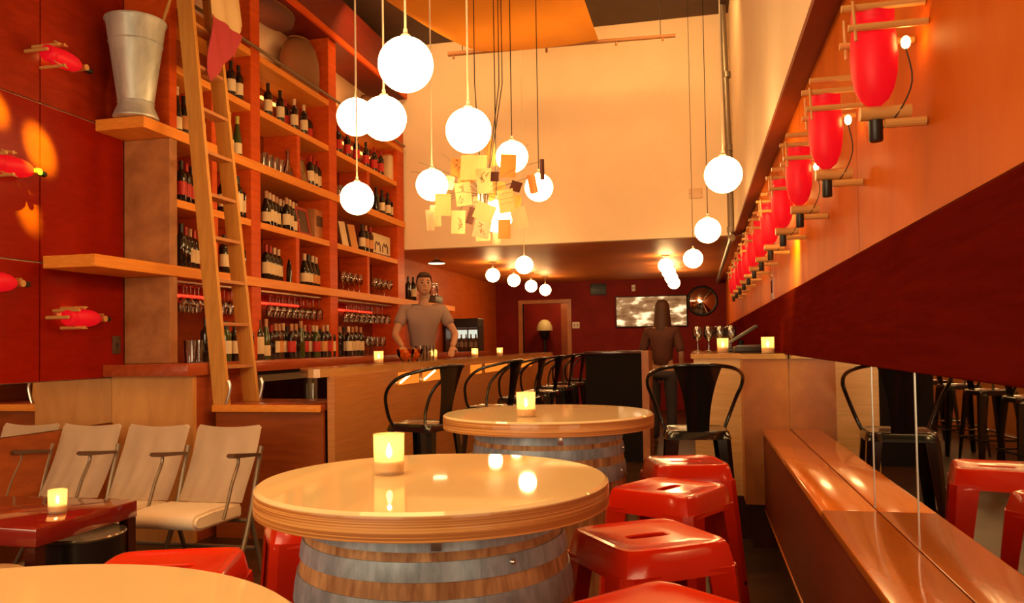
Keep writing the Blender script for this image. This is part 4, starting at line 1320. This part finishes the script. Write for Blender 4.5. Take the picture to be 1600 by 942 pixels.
# ================================================================== ON THE BAR TOP
zb = 1.1155
for k, (px, lab) in enumerate(((634, 'orange glass bowl on the bar, nearer of two beside the votive'), (648, 'orange glass bowl on the bar, farther of two beside the votive'))):
    y = dist_along(px, -2.50, zb)
    t = thing('glass_bowl', lab, 'bowl', (-2.50, y, zb))
    obj('bowl', MB().lathe([(0, 0), (.03, 0), (.07, .05), (.08, .11), (.076, .11), (.066, .052), (.028, .006), (0, .006)], 24), 'amber_glass', t)
    obj('fruit', MB().ball((0.02, 0, .045), .034, 14, 10).ball((-.028, .012, .046), .033, 14, 10).ball((0, -.01, .082), .033, 14, 10), 'label_orange', t)
glasses('tall_glass', tumbler_mesh, 'tall clear glass in the row on the bar beside the orange bowls', 'tall glasses on the bar', zb, [(656, -2.48), (661.5, -2.48), (667, -2.48), (672.5, -2.48)], sc=1.15)

# glass fronted cooler, lit, at the far end of the back counter
yc = 11.7
t = thing('glass_cooler', 'lit glass fronted cooler with pale bottles at the far end of the bar', 'fridge', (-3.45, yc, Z_K + .001))
xa, xb = -.32, .22
obj('case', MB().box(xa, xb, .0, .30, 0, .02).box(xa, xb, .28, .30, .02, .36).box(xa, xa + .02, 0, .28, .02, .36).box(xb - .02, xb, 0, .28, .02, .36).box(xa, xb, -.02, .30, .36, .50, .01), 'black_plastic', t, False)
obj('light_panel', MB().box(xa + .03, xb - .03, .272, .279, .20, .33), 'cooler_light', t, False)
obj('glass_pane', MB().box(xa + .02, xb - .02, 0, .006, .02, .36), 'glass', t, False)
obj('mullion', MB().box(xa + .17, xa + .19, -.004, .0, .02, .36).box(xa + .36, xa + .38, -.004, .0, .02, .36), 'black_plastic', t, False)
for k in range(6):
    bottle(f'pale bottle inside the lit glass cooler, {ORD[k]} from the wall', 'bottles in the glass cooler', (-3.45 + xa + .07 + .077 * k, yc + .14, Z_K + .0225), 'bordeaux', 'green', 'cream', 'cream', sc=.8)

# ================================================================== BACK OF THE ROOM
p0, p1 = at(963, 465, 'y', YR - .06), at(1073, 508, 'y', YR - .06)
t = thing('projected_screen', 'bright wall screen showing a blurred street at the back of the room', 'screen', ((p0.x + p1.x) / 2, YR - .05, (p0.z + p1.z) / 2))
W, Hh = (p1.x - p0.x) / 2, (p0.z - p1.z) / 2
obj('housing', MB().box(-W - .02, W + .02, -.005, .045, -Hh - .02, Hh + .02, .005), 'black_plastic', t)
obj('picture', MB().box(-W, W, -.012, -.006, -Hh, Hh), 'screen_picture', t, False)
p = at(1097, 470, 'y', YR - .05)
t = thing('convex_mirror', 'round dark framed mirror high on the back wall', 'mirror', (p.x, YR - .002, p.z))
obj('mirror', MB().lathe([(0, .09), (.1, .082), (.2, .05), (.26, 0)], 32).xform(Matrix.Rotation(pi / 2, 4, 'X')), 'mirror_glass', t)
obj('frame', MB().tube([(.265 * cos(a * pi / 20), -.01, .265 * sin(a * pi / 20)) for a in range(40)], .018, 8, True), 'black_plastic', t)
p = at(935, 452, 'y', YR)
t = thing('wall_vent', 'dark square vent high on the back wall', 'vent', (p.x, YR - .001, p.z))
obj('frame', MB().box(-.15, .15, -.02, 0, -.11, .11, .004), 'black_plastic', t)
for k in range(5):
    obj('slat', MB().box(-.13, .13, -.026, -.02, -.085 + .04 * k, -.07 + .04 * k), 'fridge_dark', t, False)
p = at(990, 450, 'y', YR)
t = thing('thermostat', 'small pale box on the back wall beside the vent', 'thermostat', (p.x, YR - .001, p.z))
obj('body', MB().box(-.035, .035, -.03, 0, -.06, .06, .006), 'white_plastic', t)
obj('dial', MB().lathe([(0, .034), (.02, .034), (.022, .029)], 16).xform(Matrix.Rotation(pi / 2, 4, 'X')), 'bronze', t)
p = at(900, 508, 'y', YR)
t = thing('switch_plate', 'pale double switch plate beside the lit doorway', 'switch', (p.x, YR - .001, p.z))
obj('plate', MB().box(-.07, .07, -.01, 0, -.06, .06, .003), 'white_plastic', t)
for s in (-.03, .03):
    obj('toggle', MB().box(s - .008, s + .008, -.02, -.01, -.02, .02, .002), 'picture_dark', t)
# lamp seen through the doorway
p = at(851, 512, 'y', 16.7)
t = thing('dome_lamp', 'pale domed lamp on a dark base seen through the lit doorway', 'lamp', (p.x, 16.7, 0))
z = p.z
obj('shade', MB().lathe([(.17, z - .06), (.165, z + .02), (.12, z + .12), (.06, z + .165), (0, z + .175)], 28), 'paper_cream', t)
obj('base', MB().lathe([(0, 0), (.14, 0), (.14, .03), (.03, .05), (.03, z - .25), (.09, z - .2), (.12, z - .07), (0, z - .07)], 24), 'black_plastic', t)
# dark service station
t = thing('service_station', 'dark low service station with a pale edge at the back of the aisle', 'counter', (-.75, 8.5, 0))
obj('cabinet', MB().box(-.42, .17, 0, .7, 0, 1.13), 'station_dark', t, False)
obj('edge_panel', MB().box(.172, .245, -.01, .7, 0, 1.16), 'counter_ply', t, False, label='pale wooden end panel')
obj('top', MB().box(-.44, .171, -.02, .72, 1.131, 1.165, .004), 'table_dark', t)

# things on the right service counter
zc = 1.1725
k = 0
for yy in (6.36, 6.50, 6.64, 6.78, 6.92):
    for xx in (.0, .085, .17, .255):
        o = obj('wine_glass', wg_mesh, None)
        o.location = (xx, yy, zc)
        tag(o, f'{ORD[k]} wine glass standing on the plywood counter behind the votives', 'glass', 'glasses on the plywood counter')
        k += 1
t = thing('point_of_sale_screen', 'slanted grey screen on a dark stand on the plywood counter', 'screen', (.30, 6.2, zc))
obj('base', MB().box(-.09, .09, -.09, .09, 0, .03, .006), 'black_plastic', t)
obj('stand', MB().tube([(.0, 0, .03), (.02, 0, .085)], .02, 10), 'black_plastic', t)
obj('display', MB().box(-.15, .15, -.11, .11, -.01, .01, .004).xform(Matrix.Translation((0, 0, .11)) @ Matrix.Rotation(-.55, 4, 'Y')), 'screen_grey', t)
t = thing('dark_tray', 'flat dark tray of papers on the plywood counter by the wall', 'tray', (.36, 5.72, zc))
obj('tray', MB().box(-.12, .12, -.15, .15, 0, .04, .008), 'fridge_dark', t)
obj('paper', MB().box(-.10, .09, -.12, .12, .0405, .05, .002), 'screen_grey', t)

# ================================================================== PEOPLE
def skin_mesh(verts, edges, root=0, sub=1):
    """grow a smooth surface round a jointed skeleton; verts: (x, y, z, radius[, radius2])"""
    me = bpy.data.meshes.new('skeleton')
    me.from_pydata([v[:3] for v in verts], edges, [])
    o = bpy.data.objects.new('skeleton', me)
    COL.objects.link(o)
    md = o.modifiers.new('skin', 'SKIN')
    md.use_smooth_shade = True
    sv = me.skin_vertices[0].data
    for i, v in enumerate(verts):
        sv[i].radius = (v[3], v[4] if len(v) > 4 else v[3])
        sv[i].use_root = i == root
    if sub:
        ms = o.modifiers.new('sub', 'SUBSURF')
        ms.levels = ms.render_levels = sub
    dg = bpy.context.evaluated_depsgraph_get()
    out = bpy.data.meshes.new_from_object(o.evaluated_get(dg))
    bpy.data.objects.remove(o)
    bpy.data.meshes.remove(me)
    return out


def fuse(meshes, voxel):
    """one continuous surface out of several overlapping ones"""
    bm = bmesh.new()
    for m in meshes:
        bm.from_mesh(m)
    me = bpy.data.meshes.new('fused')
    bm.to_mesh(me)
    bm.free()
    o = bpy.data.objects.new('fused', me)
    COL.objects.link(o)
    md = o.modifiers.new('remesh', 'REMESH')
    md.mode = 'VOXEL'
    md.voxel_size = voxel
    md.use_smooth_shade = True
    sm = o.modifiers.new('smooth', 'SMOOTH')
    sm.factor, sm.iterations = .5, 3
    dg = bpy.context.evaluated_depsgraph_get()
    out = bpy.data.meshes.new_from_object(o.evaluated_get(dg))
    bpy.data.objects.remove(o)
    return out


def hand(side, wrist, dirv, palm_n):
    """palm and five separate bent fingers from the wrist along dirv"""
    d = Vector(dirv).normalized()
    n = Vector(palm_n).normalized()
    s = d.cross(n).normalized() * side
    w = Vector(wrist)
    V, E = [(*w, .024)], []
    palm = w + d * .05
    V.append((*palm, .034, .018))
    E.append((0, 1))
    for k, (off, L) in enumerate(((-.027, .068), (-.009, .08), (.009, .075), (.027, .058))):
        b = w + d * .085 + s * off
        p1, p2, p3 = b, b + d * L * .5 - n * .006, b + d * L * .9 - n * .028
        i = len(V)
        V += [(*p1, .0105), (*p2, .009), (*p3, .0075)]
        E += [(1, i), (i, i + 1), (i + 1, i + 2)]
    b = w + d * .03 - s * .03
    i = len(V)
    V += [(*b, .013), (*(b + d * .03 - s * .022 - n * .008), .0105), (*(b + d * .06 - s * .026 - n * .02), .0085)]
    E += [(0, i), (i, i + 1), (i + 1, i + 2)]
    return skin_mesh(V, E)


def make_person(label, loc, rz, sc, arms, lean, shirt, pants, hair, long_hair, sleeve):
    """facing -Y locally"""
    t = thing('person', label, 'person', loc, rz)
    t.scale = (sc,) * 3
    ly = -lean
    V = [(0, 0, .96, .135, .10), (0, ly * .25, 1.12, .12, .09), (0, ly * .6, 1.30, .145, .105), (0, ly * .85, 1.42, .13, .09), (0, ly, 1.50, .055, .055), (0, ly * 1.15, 1.58, .05, .05)]
    E = [(0, 1), (1, 2), (2, 3), (3, 4), (4, 5)]
    for sd in (-1, 1):
        i = len(V)
        sh, el, wr = arms[0 if sd < 0 else 1]
        V += [(sd * .10, 0, .88, .088), (sd * .105, -.015, .52, .058), (sd * .105, .02, .10, .042), (sd * .12, -.09, .035, .034), (sd * .125, -.16, .028, .026)]
        E += [(0, i), (i, i + 1), (i + 1, i + 2), (i + 2, i + 3), (i + 3, i + 4)]
        i = len(V)
        V += [(*sh, .058), (*[(a + b) / 2 for a, b in zip(sh, el)], .046), (*el, .038), (*[(a + b) / 2 for a, b in zip(el, wr)], .036), (*wr, .025)]
        E += [(3, i), (i, i + 1), (i + 1, i + 2), (i + 2, i + 3), (i + 3, i + 4)]
    body = skin_mesh(V, E)
    hy, hz = ly * 1.15 - .025, 1.70
    hd = MB().ball((0, hy, hz), .1, 28, 20, (.74, .92, 1.14)).ball((0, hy - .038, hz - .055), .06, 20, 14, (.85, .85, .95))
    hd.ball((0, hy - .098, hz - .012), .016, 12, 8, (.8, 1.1, 1.5))
    for sd in (-1, 1):
        hd.ball((sd * .075, hy + .008, hz - .005), .026, 12, 8, (.4, .7, 1.15))
    hm = hd.mesh('head', 'skin')
    hands = [hand(sd, arms[0 if sd < 0 else 1][2], Vector(arms[0 if sd < 0 else 1][2]) - Vector(arms[0 if sd < 0 else 1][1]), (0, .25, 1)) for sd in (-1, 1)]
    bm_ = fuse([body, hm] + hands, .0085)
    bm_.materials.clear()
    bm_.materials.append(MATS['skin'])
    b = obj('body', bm_, None, t)
    for sd in (-1, 1):
        obj('eye', MB().ball((sd * .03, hy - .083, hz + .012), .011, 10, 8, (1.2, .6, .7)), 'eye_dark', t)
        obj('eyebrow', MB().tube([(sd * .016, hy - .091, hz + .034), (sd * .032, hy - .090, hz + .038), (sd * .046, hy - .078, hz + .032)], .004, 6), hair, t)
    obj('mouth', MB().tube([(-.02, hy - .086, hz - .062), (0, hy - .094, hz - .060), (.02, hy - .086, hz - .062)], .005, 6), 'lip', t)
    if long_hair:
        prof = [(0, .125), (.05, .115), (.088, .07), (.098, 0), (.104, -.08), (.115, -.2), (.12, -.3), (.10, -.38), (.04, -.41), (0, -.41)]
        h = MB().lathe(prof, 32, (0, 0, 0), -.18 * pi, 1.18 * pi).xform(Matrix.Translation((0, hy + .005, hz)) @ Matrix.Diagonal((.95, 1.05, 1, 1)))
    else:
        prof = [(0, .125), (.05, .117), (.082, .08), (.092, .03), (.088, -.02), (.07, -.07), (.0, -.07)]
        h = MB().lathe(prof, 32, (0, 0, 0), -.08 * pi, 1.08 * pi).xform(Matrix.Translation((0, hy - .002, hz)) @ Matrix.Diagonal((.86, 1.06, 1, 1)))
        h.ball((0, hy - .03, hz + .085), .062, 18, 10, (1.05, .95, .5))
    obj('hair', h, hair, t, angle=70)
    # clothes follow the same skeleton a little larger
    g = .010
    SV = [(0, ly * .0, .93, .148, .115), (0, ly * .25, 1.12, .132, .104), (0, ly * .6, 1.30, .178, .138), (0, ly * .85, 1.425, .162, .122), (0, ly * .95, 1.475, .085, .08)]
    SE_ = [(0, 1), (1, 2), (2, 3), (3, 4)]
    for sd in (-1, 1):
        sh, el, wr = [Vector(q) for q in arms[0 if sd < 0 else 1]]
        i = len(SV)
        SV += [(*sh, .080), (*sh.lerp(el, .45), .068), (*sh.lerp(el, sleeve), .062)]
        SE_ += [(3, i), (i, i + 1), (i + 1, i + 2)]
    sm_ = skin_mesh(SV, SE_)
    sm_.materials.clear()
    sm_.materials.append(MATS[shirt])
    obj('shirt', sm_, None, t)
    PV = [(0, 0, .97, .145, .112)]
    PE = []
    for sd in (-1, 1):
        i = len(PV)
        PV += [(sd * .10, 0, .88, .102), (sd * .105, -.015, .52, .075), (sd * .105, .015, .09, .062)]
        PE += [(0, i), (i, i + 1), (i + 1, i + 2)]
    pm_ = skin_mesh(PV, PE)
    pm_.materials.clear()
    pm_.materials.append(MATS[pants])
    obj('trousers', pm_, None, t)
    return t


make_person('bartender in a grey short-sleeved shirt working behind the bar', (-2.90, 8.2, .10), radians(28), 1.06,
            (((-.19, -.10, 1.44), (-.30, -.20, 1.20), (-.25, -.42, 1.08)), ((.19, -.10, 1.44), (.32, -.16, 1.20), (.24, -.40, 1.07))),
            .14, 'shirt_grey', 'trousers', 'hair_dark', False, .62)
make_person('person with long brown hair in dark clothes standing by the plywood counter', (-.42, 9.75, 0), radians(168), .97,
            (((-.17, -.02, 1.42), (-.24, .0, 1.16), (-.20, -.16, .96)), ((.17, -.02, 1.42), (.25, -.01, 1.16), (.21, -.18, .98))),
            .03, 'dark_cloth', 'trousers', 'hair_brown', True, 1.0)

t = thing('duckboard', 'low slatted wooden duckboard the bartender stands on', 'mat', (-2.88, 8.2, 0))
for k in range(6):
    obj('slat', MB().box(-.27 + .095 * k, -.20 + .095 * k, -1.5, 1.5, .06, .099, .004), 'beam', t)
obj('bearer', MB().box(-.27, .27, -1.2, -1.12, 0, .06).box(-.27, .27, 1.12, 1.2, 0, .06), 'beam', t, False)

p = at(1087, 302, 'y', YB)
t = thing('wall_plate', 'faint beige plate on the cream wall beside the aisle globes', 'plate', (p.x, YB - .001, p.z))
obj('plate', MB().box(-.075, .075, -.012, 0, -.055, .055, .003), 'plate_beige', t)
obj('screw', MB().ball((-.06, -.012, 0), .005, 8, 6).ball((.06, -.012, 0), .005, 8, 6), 'bronze', t)
